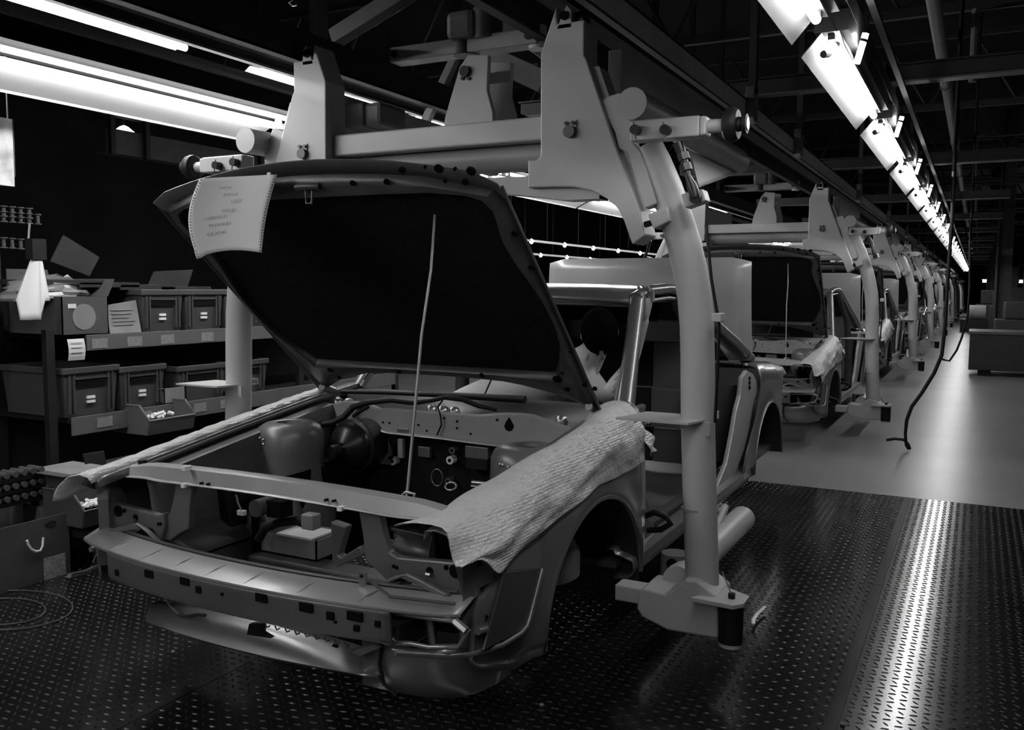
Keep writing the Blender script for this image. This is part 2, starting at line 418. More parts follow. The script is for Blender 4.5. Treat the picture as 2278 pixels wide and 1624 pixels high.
# dim gantry and lamp deep in the dark beyond the rack
ga, gb = Vector(PX(225, 362, x=-9.0)), Vector(PX(570, 330, x=-9.0)); gz = (ga.z + gb.z) / 2
t = thing('far_gantry', (-9.0, ga.y, gz - 0.2), 'dim grey gantry beam on dark drop posts deep in the dark beyond the rack', 'gantry')
MB().box((-9.1, ga.y, gz - 0.14), (-8.9, gb.y, gz + 0.14)).build('beam', RAILMD, t)
MB().box((-9.05, ga.y, gz + 0.30), (-8.95, gb.y, gz + 0.36)).build('conduit', RAILDK, t)
for y in (ga.y + 0.05, PX(323, 340, x=-8.9)[1], gb.y - 0.05): MB().box((-8.9, y - 0.03, gz - 0.16), (-8.84, y + 0.03, 5.19)).build('post', RAILDK, t)
p = PX(276, 293, x=-9.4)
t = thing('far_lamp', p, 'small lit pendant lamp above the dim gantry beam', 'lamp')
MB().lathe((p[0], p[1], p[2]), [(0.0, -0.03), (0.10, -0.025), (0.12, 0.0), (0.05, 0.06), (0.0, 0.08)], 16).build('shade', mat('pendant_glow', 0.8, 0.4, var=0, emit=0.8), t, smooth=50)
MB().tube([(p[0], p[1], p[2] + 0.07), (p[0], p[1], 5.2)], 0.008, 6).build('drop_rod', RAILDK, t)
# ================================================================== hangers that carry the car bodies
PITCH = 6.3
CY = 3.22                   # front face of the nearest hanger's side plates
def z2(l): return [PX(700 + a*0.35118, b*0.35118, y=CY) for a, b in l]     # outline read off the photograph
def P4(u, v, y=CY): return PX(u, v, y=y)

def make_carrier():
    t = thing('hanger', (-2.1, 3.3, -1.35), 'x', 'hanger')
    both = lambda f: [f(lambda p: p, 1), f(mir, -1)]
    # side plates
    plate = [P4(1240, 0), P4(1237, 14), P4(1202, 119), P4(1202, 345), P4(1198, 352), P4(1190, 356), P4(1174, 356), P4(1174, 418),
             P4(1227, 416), P4(1276, 416), P4(1318, 425), P4(1350, 442), P4(1374, 464), P4(1388, 492), P4(1406, 544), P4(1434, 523),
             P4(1423, 467), P4(1371, 330), P4(1304, 130), P4(1299, 123)]
    top = [(plate[0][0], CY, 1.02), (plate[-1][0], CY, 1.02)]
    plate = [top[0]] + plate[1:] + [top[1]]
    def side_plate(m, s):
        p = MB().prism([m(q) for q in plate], (0, 0.14, 0)).build('side_plate', CARRIER, t, bevel=0.006)
        # fork lugs that go up to the trolley, front and back
        for y in (CY, CY + 0.10):
            a = P4(1240, 0)[0]; b = P4(1271, 0)[0]
            MB().prism([m(q) for q in [(a, y, 1.0), (b, y, 1.0), (b, y, 1.06), (b - 0.02, y, 1.085), (a + 0.04, y, 1.085), (a + 0.02, y, 1.05)]], (0, 0.03, 0)).build('fork_lug', CARRIER, p, bevel=0.003)
        MB().prism([m((q[0], q[1] + 0.03, q[2])) for q in [P4(1300, 143), P4(1326, 144), P4(1356, 232), P4(1338, 252)]], (0, 0.1, 0)).build('edge_flange', CARRIER, p)
        c = P4(1269, 294); MB().tube([m((c[0], CY - 0.02, c[2])), m((c[0], CY + 0.01, c[2]))], 0.024, 16).build('pin', mat('pin_steel', 0.09, 0.5, metal=0.3), p, smooth=40)
        MB().box(m((c[0] - 0.024, CY - 0.006, c[2] + 0.018)), m((c[0] + 0.026, CY + 0.002, c[2] + 0.045))).build('pin_keeper', CARRIER, p)
        for dx in (-0.014, 0.015):
            MB().tube([m((c[0] + dx, CY - 0.014, c[2] + 0.033)), m((c[0] + dx, CY, c[2] + 0.033))], 0.008, 8).build('bolt', CARRIER_D, p)
        d = P4(1256, 35); MB().tube([m((d[0], CY - 0.012, d[2])), m((d[0], CY + 0.14, d[2]))], 0.017, 14).build('pivot_hole', DARKHOLE, p)
        MB().tube([m((-1.46, CY + 0.07, 1.04)), m((-1.40, CY + 0.07, 1.04))], 0.035, 14).build('trolley_wheel', CARRIER_D, p)
        return p
    both(side_plate)
    # top cross beam, with its rounded underside
    x0, x1 = -2.1 - 0.55, -2.1 + 0.55
    MB().box((x0 - 0.15, CY + 0.05, 0.59), (x1 + 0.15, CY + 0.17, 0.685)).build('cross_beam', CARRIER, t, bevel=0.008)
    MB().tube([(x0 - 0.1, CY + 0.16, 0.545), (x1 + 0.1, CY + 0.16, 0.545)], 0.062, 20).build('cross_tube', mat('carrier_paint_mid', 0.26, 0.45, var=0.1), t, smooth=40)  # darker carrier tone on the tube under the beam
    # lower arched beam with stencilled number
    rows = []
    for k in range(21):
        h = -0.78 + 1.56 * k / 20
        zt, zb = 0.435 + 0.018 * (1 - (h/0.78)**2), 0.345 + 0.055 * (1 - (h/0.62)**2) if abs(h) < 0.62 else 0.345
        rows.append([(-2.1 + h, CY + 0.03, zt), (-2.1 + h, CY + 0.03, zb), (-2.1 + h, CY + 0.13, zb), (-2.1 + h, CY + 0.13, zt)])
    lb = MB().sheet(rows, closed=True).build('arched_beam', CARRIER, t, smooth=30)
    lb['stencil'] = 1
    text_part('007', 0.06, mat('stencil_grey', 0.12, 0.8, var=0.1), lb, Matrix.Translation((-2.16, CY + 0.028, 0.40)) @ Matrix.Rotation(math.pi/2, 4, 'X'))
    # centre yoke, spreader bar and trolley head
    YY = 3.52
    yk = [PX(u, v, y=YY) for u, v in [(1040, 122), (1086, 122), (1083, 200), (1096, 250), (1096, 310), (982, 317), (990, 260), (1022, 150)]]
    MB().prism(yk, (0, 0.03, 0)).build('yoke_plate', CARRIER, t, bevel=0.003)
    MB().prism([(p[0] + 0.03, p[1] + 0.16, p[2]) for p in yk], (0, 0.03, 0)).build('yoke_plate', CARRIER, t, bevel=0.003)
    c = PX(1037, 160, y=YY); MB().tube([(c[0], YY - 0.02, c[2]), (c[0], YY + 0.2, c[2])], 0.024, 16).build('yoke_pin', CARRIER_D, t, smooth=40)
    for u in (1030, 1044):
        b = PX(u, 175, y=YY); MB().tube([(b[0], YY - 0.01, b[2]), (b[0], YY, b[2])], 0.008, 8).build('bolt', CARRIER_D, t)
    a, b = PX(880, 128, y=YY + 0.1), PX(1205, 92, y=YY + 0.1)
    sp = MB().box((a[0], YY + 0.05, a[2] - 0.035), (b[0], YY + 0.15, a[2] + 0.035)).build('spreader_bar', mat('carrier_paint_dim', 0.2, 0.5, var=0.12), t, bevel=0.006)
    for x in (a[0] + 0.03, b[0] - 0.04): MB().tube([(x, YY + 0.04, a[2]), (x, YY + 0.16, a[2])], 0.018, 10).build('end_bolt', CARRIER_D, sp)
    MB().tube([(b[0] - 0.02, YY + 0.10, a[2] - 0.05), (b[0] - 0.02, YY + 0.10, a[2] + 0.05)], 0.04, 14).build('end_roller', CARRIER, sp, smooth=40)
    g = PX(1015, 55, y=YY)
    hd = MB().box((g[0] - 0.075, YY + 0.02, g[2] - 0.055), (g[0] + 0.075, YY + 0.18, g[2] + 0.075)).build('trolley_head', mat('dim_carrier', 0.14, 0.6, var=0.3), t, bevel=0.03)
    MB().tube([(g[0] - 0.005, YY + 0.1, g[2] - 0.115), (g[0] - 0.005, YY + 0.1, g[2] - 0.055)], 0.06, 18).build('roller', BLACK, hd, smooth=40)
    g2 = PX(1085, 52, y=YY + 0.1)
    MB().tube([(g2[0], YY + 0.1, g2[2] - 0.075), (g2[0], YY + 0.1, g2[2] + 0.05)], 0.07, 18).build('roller_drum', mat('dim_drum', 0.07, 0.5, var=0.2), hd, smooth=40)

    # long tubes fore and aft, bent posts, swing arms, feet
    capc = P4(1405, 230, 3.14)
    post = [(1440, 330), (1458, 365), (1482, 420), (1503, 480), (1521, 540), (1535, 600), (1545, 660), (1550, 720), (1552, 800), (1552, 880), (1553, 960), (1555, 1050), (1558, 1150), (1561, 1250), (1563, 1335)]
    def arm(m, s):
        e = PX(1648, 352, x=capc[0])
        MB().tube([m(capc), m((capc[0], e[1] - 0.08, capc[2])), m((capc[0], e[1] - 0.03, capc[2] - 0.005)), m((capc[0], e[1], capc[2] - 0.03))], [0.058, 0.058, 0.055, 0.04], 24).build('long_tube', CARRIER, t, smooth=35)
        g = [(capc[0] - 0.02, e[1] - 0.02, capc[2] - 0.05), (capc[0] - 0.02, e[1] - 0.9, capc[2] - 0.06), (capc[0] - 0.02, e[1] - 0.75, capc[2] - 0.20)]
        MB().prism([m(q) for q in g], (0.008 * s, 0, 0)).build('gusset', CARRIER, t)
        MB().tube([m(g[0]), m(g[2])], 0.012, 8).build('gusset_rod', CARRIER, t)
        # light box beam just under the rail
        MB().box(m((-1.36, CY + 0.2, 0.73)), m((-1.30, CY + 2.0, 0.95))).build('load_beam', CARRIER, t, bevel=0.005)
        # joint plate and swing lever
        lev = z2([(1860, 600), (1925, 580), (2010, 760), (2010, 900), (2060, 960), (2160, 1285), (2080, 1320), (1975, 965), (1915, 935), (1890, 830), (1810, 690), (1785, 640)])
        lv = MB().prism([m((p[0], p[1] + 0.015, p[2])) for p in lev], (0, 0.07, 0)).build('swing_lever', CARRIER, t, bevel=0.005)
        MB().prism([m((p[0], p[1] - 0.01, p[2])) for p in [P4(1442, 478), P4(1484, 459), P4(1492, 492), P4(1455, 510)]], (0, 0.09, 0)).build('stop_block', CARRIER, lv, bevel=0.006)
        MB().tube([m(P4(1434, 500)), m(P4(1449, 496))], 0.012, 8).build('stop_bolt', CARRIER_D, lv)
        pp = [m(PX(u, v, y=3.3)) for u, v in post]
        ps = MB().tube(pp, [0.062] * 4 + [0.064] * (len(pp) - 4), 24).build('post', CARRIER, t, smooth=35)
        MB().tube([m(PX(1553, 1128, y=3.3)), m(PX(1553, 1133, y=3.3))], 0.0652, 24).build('weld_seam', mat('weld', 0.25, 0.6), ps)
        # outrigger with two bolts and a rubber hand wheel
        a, b = P4(1405, 293, 3.14), P4(1558, 290, 3.14)
        og = MB().box(m((a[0], 3.12, a[2] - 0.036)), m((b[0], 3.20, a[2] + 0.036))).build('outrigger', CARRIER, t, bevel=0.006)
        c2 = P4(1592, 289, 3.14)
        MB().box(m((b[0], 3.125, a[2] - 0.034)), m((c2[0] - 0.03, 3.195, a[2] + 0.034))).build('outrigger_tip', CARRIER, og, bevel=0.008)
        MB().tube([m((c2[0] - 0.04, 3.16, a[2])), m((c2[0] + 0.03, 3.16, a[2]))], 0.024, 14).build('spindle', CARRIER, og, smooth=40)
        w0 = c2[0] + 0.025
        wh = MB().lathe(m((w0, 3.16, a[2])), [(0.0, 0), (0.045, 0.0), (0.057, 0.008*s), (0.06, 0.025*s), (0.057, 0.042*s), (0.05, 0.05*s), (0.026, 0.05*s), (0.024, 0.062*s), (0.034, 0.066*s), (0.034, 0.08*s), (0.0, 0.08*s)], 24, 'x').build('hand_wheel', BLACK, og, smooth=35)
        MB().tube([m((w0 + 0.079, 3.16, a[2])), m((w0 + 0.083, 3.16, a[2]))], 0.022, 14).build('hub_face', STEEL, og)
        for u in (1418, 1484):
            q = P4(u, 291, 3.12)
            bl = MB().tube([m((q[0], 3.085, q[2])), m((q[0], 3.12, q[2]))], 0.018, 14).build('pivot_bolt', CARRIER_D, og, smooth=40)
            MB().tube([m((q[0] - 0.005, 3.09, q[2] + 0.026)), m((q[0] + 0.006, 3.09, q[2] - 0.036))], 0.0025, 6).build('split_pin', CARRIER_D, og)
        # turnbuckle
        tb = [P4(1508, 318, 3.15), P4(1518, 345, 3.15), P4(1530, 390, 3.15), P4(1540, 415, 3.15), P4(1548, 440, 3.15)]
        tk = MB().tube([m(q) for q in tb], [0.02, 0.017, 0.010, 0.020, 0.018], 10).build('turnbuckle', CARRIER_D, t, smooth=40)
        for u, v in ((1522, 348), (1527, 372)):
            q = P4(u, v, 3.15); MB().tube([m((q[0] - 0.006, q[1], q[2] + 0.012)), m((q[0] + 0.002, q[1], q[2] - 0.012))], 0.022, 6).build('lock_nut', CARRIER_D, tk)
        MB().prism([m(q) for q in [P4(1514, 432, 3.17), P4(1562, 420, 3.17), P4(1570, 446, 3.17), P4(1524, 463, 3.17)]], (0, 0.07, 0)).build('clamp_block', CARRIER, t, bevel=0.004)
        q = P4(1547, 441, 3.15); MB().tube([m((q[0], 3.14, q[2])), m((q[0], 3.18, q[2]))], 0.02, 14).build('clamp_bolt', CARRIER_D, t, smooth=40)
        # cable clipped along the post
        if s == 1:
         cb = [P4(1568, 500), P4(1574, 560), P4(1580, 620), P4(1590, 680), P4(1597, 720), P4(1595, 800), P4(1588, 940)]
         cbl = MB().tube([m((q[0] + 0.004, q[1], q[2])) for q in cb], 0.006, 8).build('release_cable', CARRIER_D, t)
         for u, v in ((1563, 538), (1569, 560)): q = P4(u, v); MB().tube([m(q), m((q[0] + 0.02, q[1], q[2] + 0.002))], 0.004, 6).build('cable_clip', CARRIER_D, cbl)
         q = P4(1595, 706); MB().box(m((q[0] - 0.015, 3.2, q[2] - 0.016)), m((q[0] + 0.02, 3.25, q[2] + 0.016))).build('cable_guide', CARRIER, cbl, bevel=0.003)
        # outrigger ledge plate (same hand on both posts)
        zp = PX(1500, 938, y=3.2)[2]
        xp = m(PX(1552, 900, y=3.3))[0]
        L = [(xp - 0.27, 3.14, zp), (xp + 0.01, 3.14, zp), (xp + 0.06, 3.32, zp), (xp + 0.06, 3.36, zp), (xp - 0.22, 3.36, zp)]
        lg = MB().prism(L, (0, 0, 0.008)).build('ledge_plate', CARRIER, t)
        MB().prism([(xp - 0.20, 3.25, zp), (xp + 0.062, 3.25, zp), (xp + 0.062, 3.25, zp - 0.055), (xp + 0.03, 3.25, zp - 0.045)], (0, 0.008, 0)).build('ledge_bracket', CARRIER, lg)
        MB().box((xp - 0.065, 3.36, zp), (xp + 0.065, 3.37, zp + 0.03)).build('ledge_lip', CARRIER, lg)
        # foot
        FY = 3.2
        ft = [PX(u, v, y=FY) for u, v in [(1418, 1318), (1430, 1309), (1480, 1322), (1524, 1290), (1550, 1292), (1596, 1330), (1596, 1421), (1484, 1402), (1428, 1373), (1417, 1355)]]
        fo = MB().prism([m(q) for q in ft], (0, 0.2, 0)).build('foot', CARRIER, t, bevel=0.008)
        fx, fz = ft[5][0], ft[5][2]
        MB().prism([m(q) for q in [(fx - 0.09, 3.16, fz - 0.018), (fx + 0.07, 3.15, fz - 0.018), (fx + 0.10, 3.19, fz - 0.018), (fx + 0.10, 3.28, fz - 0.018), (fx, 3.34, fz - 0.018)]], (0, 0, 0.018)).build('buffer_flange', CARRIER, fo, bevel=0.003)
        bc = (fx + 0.048, 3.22)
        MB().tube([m((bc[0], bc[1], fz - 0.018)), m((bc[0], bc[1], fz - 0.165))], 0.045, 20).build('rubber_buffer', BLACK, fo, smooth=40)
        MB().tube([m((bc[0], bc[1], fz - 0.165)), m((bc[0], bc[1], fz - 0.18))], 0.043, 20).build('buffer_base', CARRIER, fo, smooth=40)
        MB().tube([m((bc[0], bc[1], fz)), m((bc[0], bc[1], fz + 0.02))], 0.014, 6).build('buffer_bolt', CARRIER_D, fo)
        MB().tube([m((fx + 0.005, 3.24, fz + 0.09)), m((bc[0], bc[1], fz + 0.012))], 0.0025, 6).build('wire', STEEL, fo)
        # lower long tube beside the sill, support cup and arm under the body
        e = PX(1655, 1150, x=-1.0)
        MB().tube([m((-1.0, 3.34, e[2])), m((-1.0, e[1] - 0.03, e[2])), m((-1.0, e[1], e[2]))], [0.062, 0.062, 0.052], 24).build('lower_tube', CARRIER, t, smooth=35)
        q = PX(1618, 1128, x=-1.02)
        MB().tube([m((-1.03, q[1] - 0.22, q[2] - 0.10)), m((-1.03, q[1], q[2]))], 0.018, 12).build('locator_rod', CARRIER, t, smooth=40)
        sc = PX(1495, 1262, y=3.42)
        MB().tube([m((sc[0], 3.46, sc[2] - 0.095)), m((sc[0], 3.46, sc[2] + 0.05))], [0.062, 0.056], 20).build('support_cup', mat('cup_grey', 0.13, 0.5, var=0.2), t, smooth=40)
        MB().tube([m((sc[0] + 0.005, 3.395, sc[2] + 0.02)), m((sc[0] + 0.005, 3.41, sc[2] + 0.02))], 0.022, 14).build('cup_hole', DARKHOLE, t)
        MB().box(m((sc[0] - 0.20, 3.30, ft[0][2] - 0.085)), m((ft[0][0] + 0.02, 3.39, ft[0][2] - 0.02))).build('support_arm', CARRIER, t, bevel=0.006)
    both(arm)
    return t
car0 = make_carrier()
index_children()
ORD = ['first', 'second', 'third', 'fourth', 'fifth', 'sixth', 'seventh', 'eighth', 'ninth', 'tenth', 'eleventh', 'twelfth']
SKIP_FAR = ('bolt', 'split_pin', 'lock_nut', 'cable_clip', 'weld_seam', 'wire', 'buffer_bolt', 'stop_bolt', 'end_bolt', 'pin_keeper', 'cup_hole', 'gusset_rod', 'locator_rod', 'release_cable', 'cable_guide')
NHANG = 12
for k in range(NHANG):
    o = car0 if k == 0 else copy_tree(car0, off=(0, PITCH * k, 0), skip=SKIP_FAR if k > 2 else ())
    tag(o, 'pale grey overhead hanger with bent posts, ' + ('around the car shell with the printout sheet' if k == 0 else ORD[k] + ' along from the printout sheet'), 'hanger', 'overhead car hangers')
# ================================================================== the car shell
XC = -2.1
def bezel(pts): return pts
ARCH_F = (3.10, -1.22, 0.48, 0.415)      # centre y, z, half length, half height of the front wheel opening
ARCH_R = (6.30, -1.22, 0.46, 0.43)
ZT_Y = [2.10, 2.3, 2.8, 3.3, 3.66]; ZT_Z = [-0.705, -0.675, -0.60, -0.53, -0.495]
def ztop(y): return lerp(ZT_Y, ZT_Z, y)
def arch_z(y, A, zlow):
    t = (y - A[0]) / A[2]
    return A[1] + A[3] * math.sqrt(max(0, 1 - t*t)) if abs(t) < 1 else zlow
def stations(a, b, A, n):
    ys = set(np.round(np.linspace(a, b, n), 4))
    for k in range(25):
        ys.add(round(A[0] - A[2]*math.cos(math.pi*k/24), 4))
    return sorted(y for y in ys if a <= y <= b)
YN = ([-1.3, -1.1, -0.93, -0.90, -0.88, -0.70, -0.6], [2.24, 2.20, 2.20, 2.33, 2.33, 2.12, 2.0])
def fender_row(y, zl=-1.225):
    zl = lerp([2.12, 2.45], [-1.10, -1.225], y)
    zt = ztop(y); zb = arch_z(y, ARCH_F, zl)
    nose = max(0, (2.34 - y) / 0.24)          # tuck in towards the front corner
    dx = -0.035 * nose**2
    top = [(0.705, zt - 0.035), (0.712, zt - 0.006), (0.745, zt), (0.785, zt - 0.008), (0.812 + dx*0.5, zt - 0.035), (0.830 + dx, zt - 0.085), (0.838 + dx, zt - 0.13)]
    z0 = zt - 0.13; r_ = []
    d = math.hypot((y - ARCH_F[0]) / ARCH_F[2], 0)
    for k in range(1, 10):
        t = k / 9; z = z0 + (zb - z0) * t
        e = math.hypot((y - ARCH_F[0]) / ARCH_F[2], max(0, z - ARCH_F[1]) / ARCH_F[3])
        fl = 0.030 * math.exp(-((e - 1.0) / 0.13)**2)
        r_.append((0.838 + dx + 0.012 * math.sin(math.pi * t) + fl, z))
    return [(h, y if z > zt - 0.05 else max(y, lerp(YN[0], YN[1], z)), z) for h, z in top + r_]
def wheel_lip(A, hh, inner, m_, parent, name):
    pts = [(hh, A[0] - A[2]*math.cos(math.pi*k/24), A[1] + A[3]*math.sin(math.pi*k/24)) for k in range(25)]
    return pts
def sx(s, p): return (XC + s * p[0], p[1], p[2])

def make_car():
    t = thing('car_shell', (XC, 4.5, -1.25), 'x', 'car')
    for s in (1, -1):
        rows = [[sx(s, p) for p in fender_row(y)] for y in stations(2.12, 3.66, ARCH_F, 30)]
        fe = MB().sheet(rows).build('front_fender', BODY, t, smooth=50, solid=0.003)
        lip = [sx(s, (0.862, ARCH_F[0] - ARCH_F[2]*math.cos(math.pi*k/30), ARCH_F[1] + ARCH_F[3]*math.sin(math.pi*k/30))) for k in range(31)]
        MB().tube(lip, 0.010, 8).build('arch_lip', BODY, fe, smooth=60)
        wh = []
        for h in (0.855, 0.70, 0.45):
            g = 1.0 if h > 0.8 else 1.05
            wh.append([sx(s, (h, ARCH_F[0] - g*ARCH_F[2]*math.cos(math.pi*min(24, max(0, k))/24), ARCH_F[1] + (g*ARCH_F[3]*math.sin(math.pi*k/24) if 0 <= k <= 24 else -0.05))) for k in range(-1, 26)])
        MB().sheet(wh).build('wheel_housing', mat('wheel_housing_dark', 0.02, 0.6, var=0.2), t, smooth=50)
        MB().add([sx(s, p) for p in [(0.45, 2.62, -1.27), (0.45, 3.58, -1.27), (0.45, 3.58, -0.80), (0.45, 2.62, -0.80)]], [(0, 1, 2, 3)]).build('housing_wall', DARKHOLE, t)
        # bumper recess in the front corner of the fender
        if s == 1: pass
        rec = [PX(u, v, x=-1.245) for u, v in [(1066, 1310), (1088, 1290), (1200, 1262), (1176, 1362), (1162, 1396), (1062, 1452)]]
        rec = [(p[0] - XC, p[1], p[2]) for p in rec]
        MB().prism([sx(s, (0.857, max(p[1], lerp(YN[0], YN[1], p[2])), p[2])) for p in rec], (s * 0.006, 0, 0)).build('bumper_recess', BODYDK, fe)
        rim = [PX(u, v, x=-1.245) for u, v in [(985, 1478), (1040, 1470), (1062, 1460), (1110, 1434), (1152, 1408), (1166, 1392), (1174, 1366), (1188, 1312), (1200, 1264)]]
        MB().tube([sx(s, (0.866 - (0.9*max(0, 2.26 - p[1])**1.3), p[1], p[2])) for p in rim], 0.0085, 8).build('recess_rim', BODY, fe, smooth=60)
        MB().tube([sx(s, (0.85, p[1], p[2])) for p in [PX(u, v, x=-1.25) for u, v in [(1063, 1405), (1080, 1400), (1096, 1388)]]], 0.011, 8).build('recess_bead', BODY, fe, smooth=60)
        # inner wing, its upper rail and the strut tower
        ys = np.linspace(2.28, 3.38, 12)
        MB().sheet([[sx(s, (0.705, y, ztop(y) - 0.035)), sx(s, (0.645, y, ztop(y) - 0.05)), sx(s, (0.63, y, ztop(y) - 0.09)), sx(s, (0.60, y, -0.95)), sx(s, (0.48, y, -1.02))] for y in ys]).build('inner_wing', mat('inner_wing_paint', 0.10, 0.38, metal=0.3, var=0.12), t, smooth=40, solid=0.003)
        MB().tube([sx(s, (0.70, y, ztop(y) - 0.02)) for y in ys], 0.008, 6).build('fender_gutter', BODYIN, t)
        MB().box(sx(s, (0.50, 2.16, -1.12)), sx(s, (0.59, 3.36, -1.03)))  .build('chassis_rail', BODYDK, t, bevel=0.01)
        c = sx(s, (0.60, 3.02, 0))
        tw = MB().lathe((c[0], c[1], 0), [(0.052, -0.625), (0.055, -0.606), (0.062, -0.603), (0.10, -0.605), (0.135, -0.622), (0.15, -0.655), (0.152, -0.72), (0.155, -0.85), (0.17, -0.95), (0.20, -1.02), (0.20, -1.1)], 32).build('strut_tower', BODYIN, t, smooth=50)
        MB().tube([(c[0], c[1], -0.66), (c[0], c[1], -0.62)], 0.052, 20).build('strut_hole', DARKHOLE, tw)
        for (dx, dz) in ((-0.05, -0.66), (-0.035, -0.66), (-0.012, -0.665), (-0.012, -0.685), (-0.02, -0.73)):
            MB().lathe((c[0] + dx, 3.02 - math.sqrt(max(0, 0.1525**2 - dx*dx)), dz), [(0.0, -0.006), (0.006, -0.003), (0.006, 0.0), (0.0, 0.004)], 8, 'y').build('stud', STEEL, tw)
        MB().lathe(sx(s, (0.47, 2.78, -1.0)), [(0.001, 0.15), (0.05, 0.14), (0.09, 0.11), (0.115, 0.05), (0.12, -0.05)], 24).build('housing_bulge', BODYIN, t, smooth=60)
    # bumper reinforcement beam
    def yf(h): return 2.02 + 0.105 * (abs(h) / 0.82)**2.2
    top, face = [], []
    for k in range(45):
        h = -0.82 + 1.64 * k / 44
        e = max(0, (abs(h) - 0.74) / 0.08)
        top.append([(XC + h, yf(h) + 0.012*e, -0.952), (XC + h, yf(h) + 0.003 + 0.012*e, -0.943), (XC + h, yf(h) + 0.03 + 0.01*e, -0.935), (XC + h, yf(h) + 0.10 - 0.01*e, -0.918), (XC + h, yf(h) + 0.115 - 0.01*e, -0.919)])
    bb = MB().sheet(top).build('bumper_beam', mat('beam_top_lit', 0.34, 0.33, metal=0.4, var=0.06, scale=3, coat=0.2), t, smooth=40, solid=0.003)  # top plate coloured lighter than the face, standing in for light from above
    for k in range(33):
        h = -0.615 + 1.23 * k / 32
        face.append([(XC + h, yf(h), -0.952), (XC + h, yf(h) + 0.004, -0.965), (XC + h, yf(h) + 0.006, -1.035), (XC + h, yf(h) + 0.012, -1.052), (XC + h, yf(h) + 0.05, -1.06)])
    fc = MB().sheet(face).build('beam_face', BODYIN, t, smooth=40, solid=0.003)
    MB().tube([(XC + h, yf(h) + 0.113, -0.912) for h in np.linspace(-0.77, 0.76, 30)], 0.006, 6).build('beam_flange', BODYDK, bb)
    for u, v in [(265, 1215), (350, 1232), (428, 1247), (505, 1262), (588, 1280), (700, 1303), (825, 1327)]:
        p = PX(u, v, z=-0.935); h = p[0] - XC
        MB().tube([(XC + h + 0.012, yf(h) + 0.085, -0.921), (XC + h, yf(h) + 0.05, -0.929), (XC + h - 0.012, yf(h) + 0.008, -0.942)], [0.002, 0.007, 0.003], 8, flat=0.7).build('press_rib', BODY, bb, smooth=60)
    for u, v, w_, hh in [(258, 1275, .010, .014), (332, 1277, .022, .016), (411, 1293, .022, .016), (580, 1330, .024, .018), (679, 1352, .026, .018), (733, 1371, .014, .016), (788, 1371, .028, .018), (840, 1388, .010, .012), (441, 1312, .012, .014), (792, 1398, .010, .012), (493, 1322, .006, .006), (745, 1385, .005, .005)]:
        p = PX(u, v, y=2.05); h = p[0] - XC; p = PX(u, v, y=yf(h)); h = p[0] - XC
        MB().box((p[0] - w_, yf(h) - 0.0022, p[2] - hh/1.2), (p[0] + w_, yf(h) + 0.03, p[2] + hh/1.2)).build('slot', DARKHOLE, fc, bevel=0.003)
    for s in (1,):      # open bumper bracket at the beam ends
        fr = []
        for u, v in [(868, 1362), (1012, 1382), (1042, 1402), (1020, 1440), (955, 1440), (915, 1432), (880, 1430), (868, 1415)]:
            p = PX(u, v, y=2.12); fr.append(sx(s, (p[0] - XC, p[1], p[2])))
        br = MB().tube(fr + [fr[0]], 0.008, 8).build('bumper_bracket', BODY, t, smooth=60)
        q = [(p[0], p[1] + 0.12, p[2]) for p in fr]
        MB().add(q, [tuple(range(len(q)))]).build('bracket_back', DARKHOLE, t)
        MB().tube([fr[1], (fr[2][0], fr[2][1] - 0.01, fr[2][2])], 0.012, 6).build('bracket_strap', BODY, br)
        a = sx(s, (0.52, 2.20, -0.97)); MB().box(a, sx(s, (0.50, 2.35, -1.08))).build('crush_box', BODYIN, t)
        MB().tube([sx(s, (0.66, 2.22, -1.0)), sx(s, (0.69, 2.20, -1.10))], 0.014, 6).build('bracket_stay', BODYIN, br)
    # lower valance
    lipu = [(325, 1383), (380, 1402), (450, 1424), (520, 1443), (600, 1462), (680, 1478), (760, 1493), (843, 1509)]
    upu = [(335, 1345), (390, 1352), (460, 1360), (530, 1373), (610, 1394), (690, 1416), (760, 1438), (836, 1462)]
    L1 = [PX(u, v, y=2.12) for u, v in lipu]; U1 = [PX(u, v, y=2.20) for u, v in upu]
    rows = []
    for a, b in zip(L1, U1):
        rows.append([(a[0], a[1] + 0.015, a[2] - 0.012), a, ((a[0]*2+b[0])/3, (a[1]*2+b[1])/3 - 0.008, (a[2]*2+b[2])/3), ((a[0]+b[0]*2)/3, (a[1]+b[1]*2)/3 - 0.006, (a[2]+b[2]*2)/3), b, (b[0], b[1] + 0.03, b[2] + 0.004)])
    va = MB().sheet(rows).build('front_valance', BODY, t, smooth=50, solid=0.003)
    MB().prism([PX(u, v, y=2.13) for u, v in [(554, 1388), (582, 1388), (582, 1408), (602, 1420), (575, 1416), (549, 1412)]], (0, 0.02, 0)).build('clip_tab', BLACK, va)
    MB().tube([PX(u, v, y=2.17) for u, v in [(365, 1325), (380, 1350), (398, 1366), (415, 1371), (440, 1367), (457, 1369)]], 0.006, 6).build('tow_hook', BODYDK, va)
    for k in range(9):
        u = 590 + 22 * k; p = PX(u, 1388 + 5.2 * k, y=2.12)
        MB().tube([(p[0], p[1], p[2]), (p[0] + 0.01, p[1] - 0.004, p[2] - 0.008), (p[0] + 0.02, p[1], p[2] - 0.003)], 0.003, 6).build('edge_tab', BODYDK, va)
    p = PX(745, 1440, y=2.19); MB().disc(p, (0, -1, 0.6), 0.012).build('drain_hole', DARKHOLE, va)
    MB().prism([PX(u, v, y=2.10) for u, v in [(782, 1452), (790, 1446), (832, 1434), (848, 1440), (800, 1460)]], (0, 0.01, 0)).build('stay_bracket', BODYIN, va)
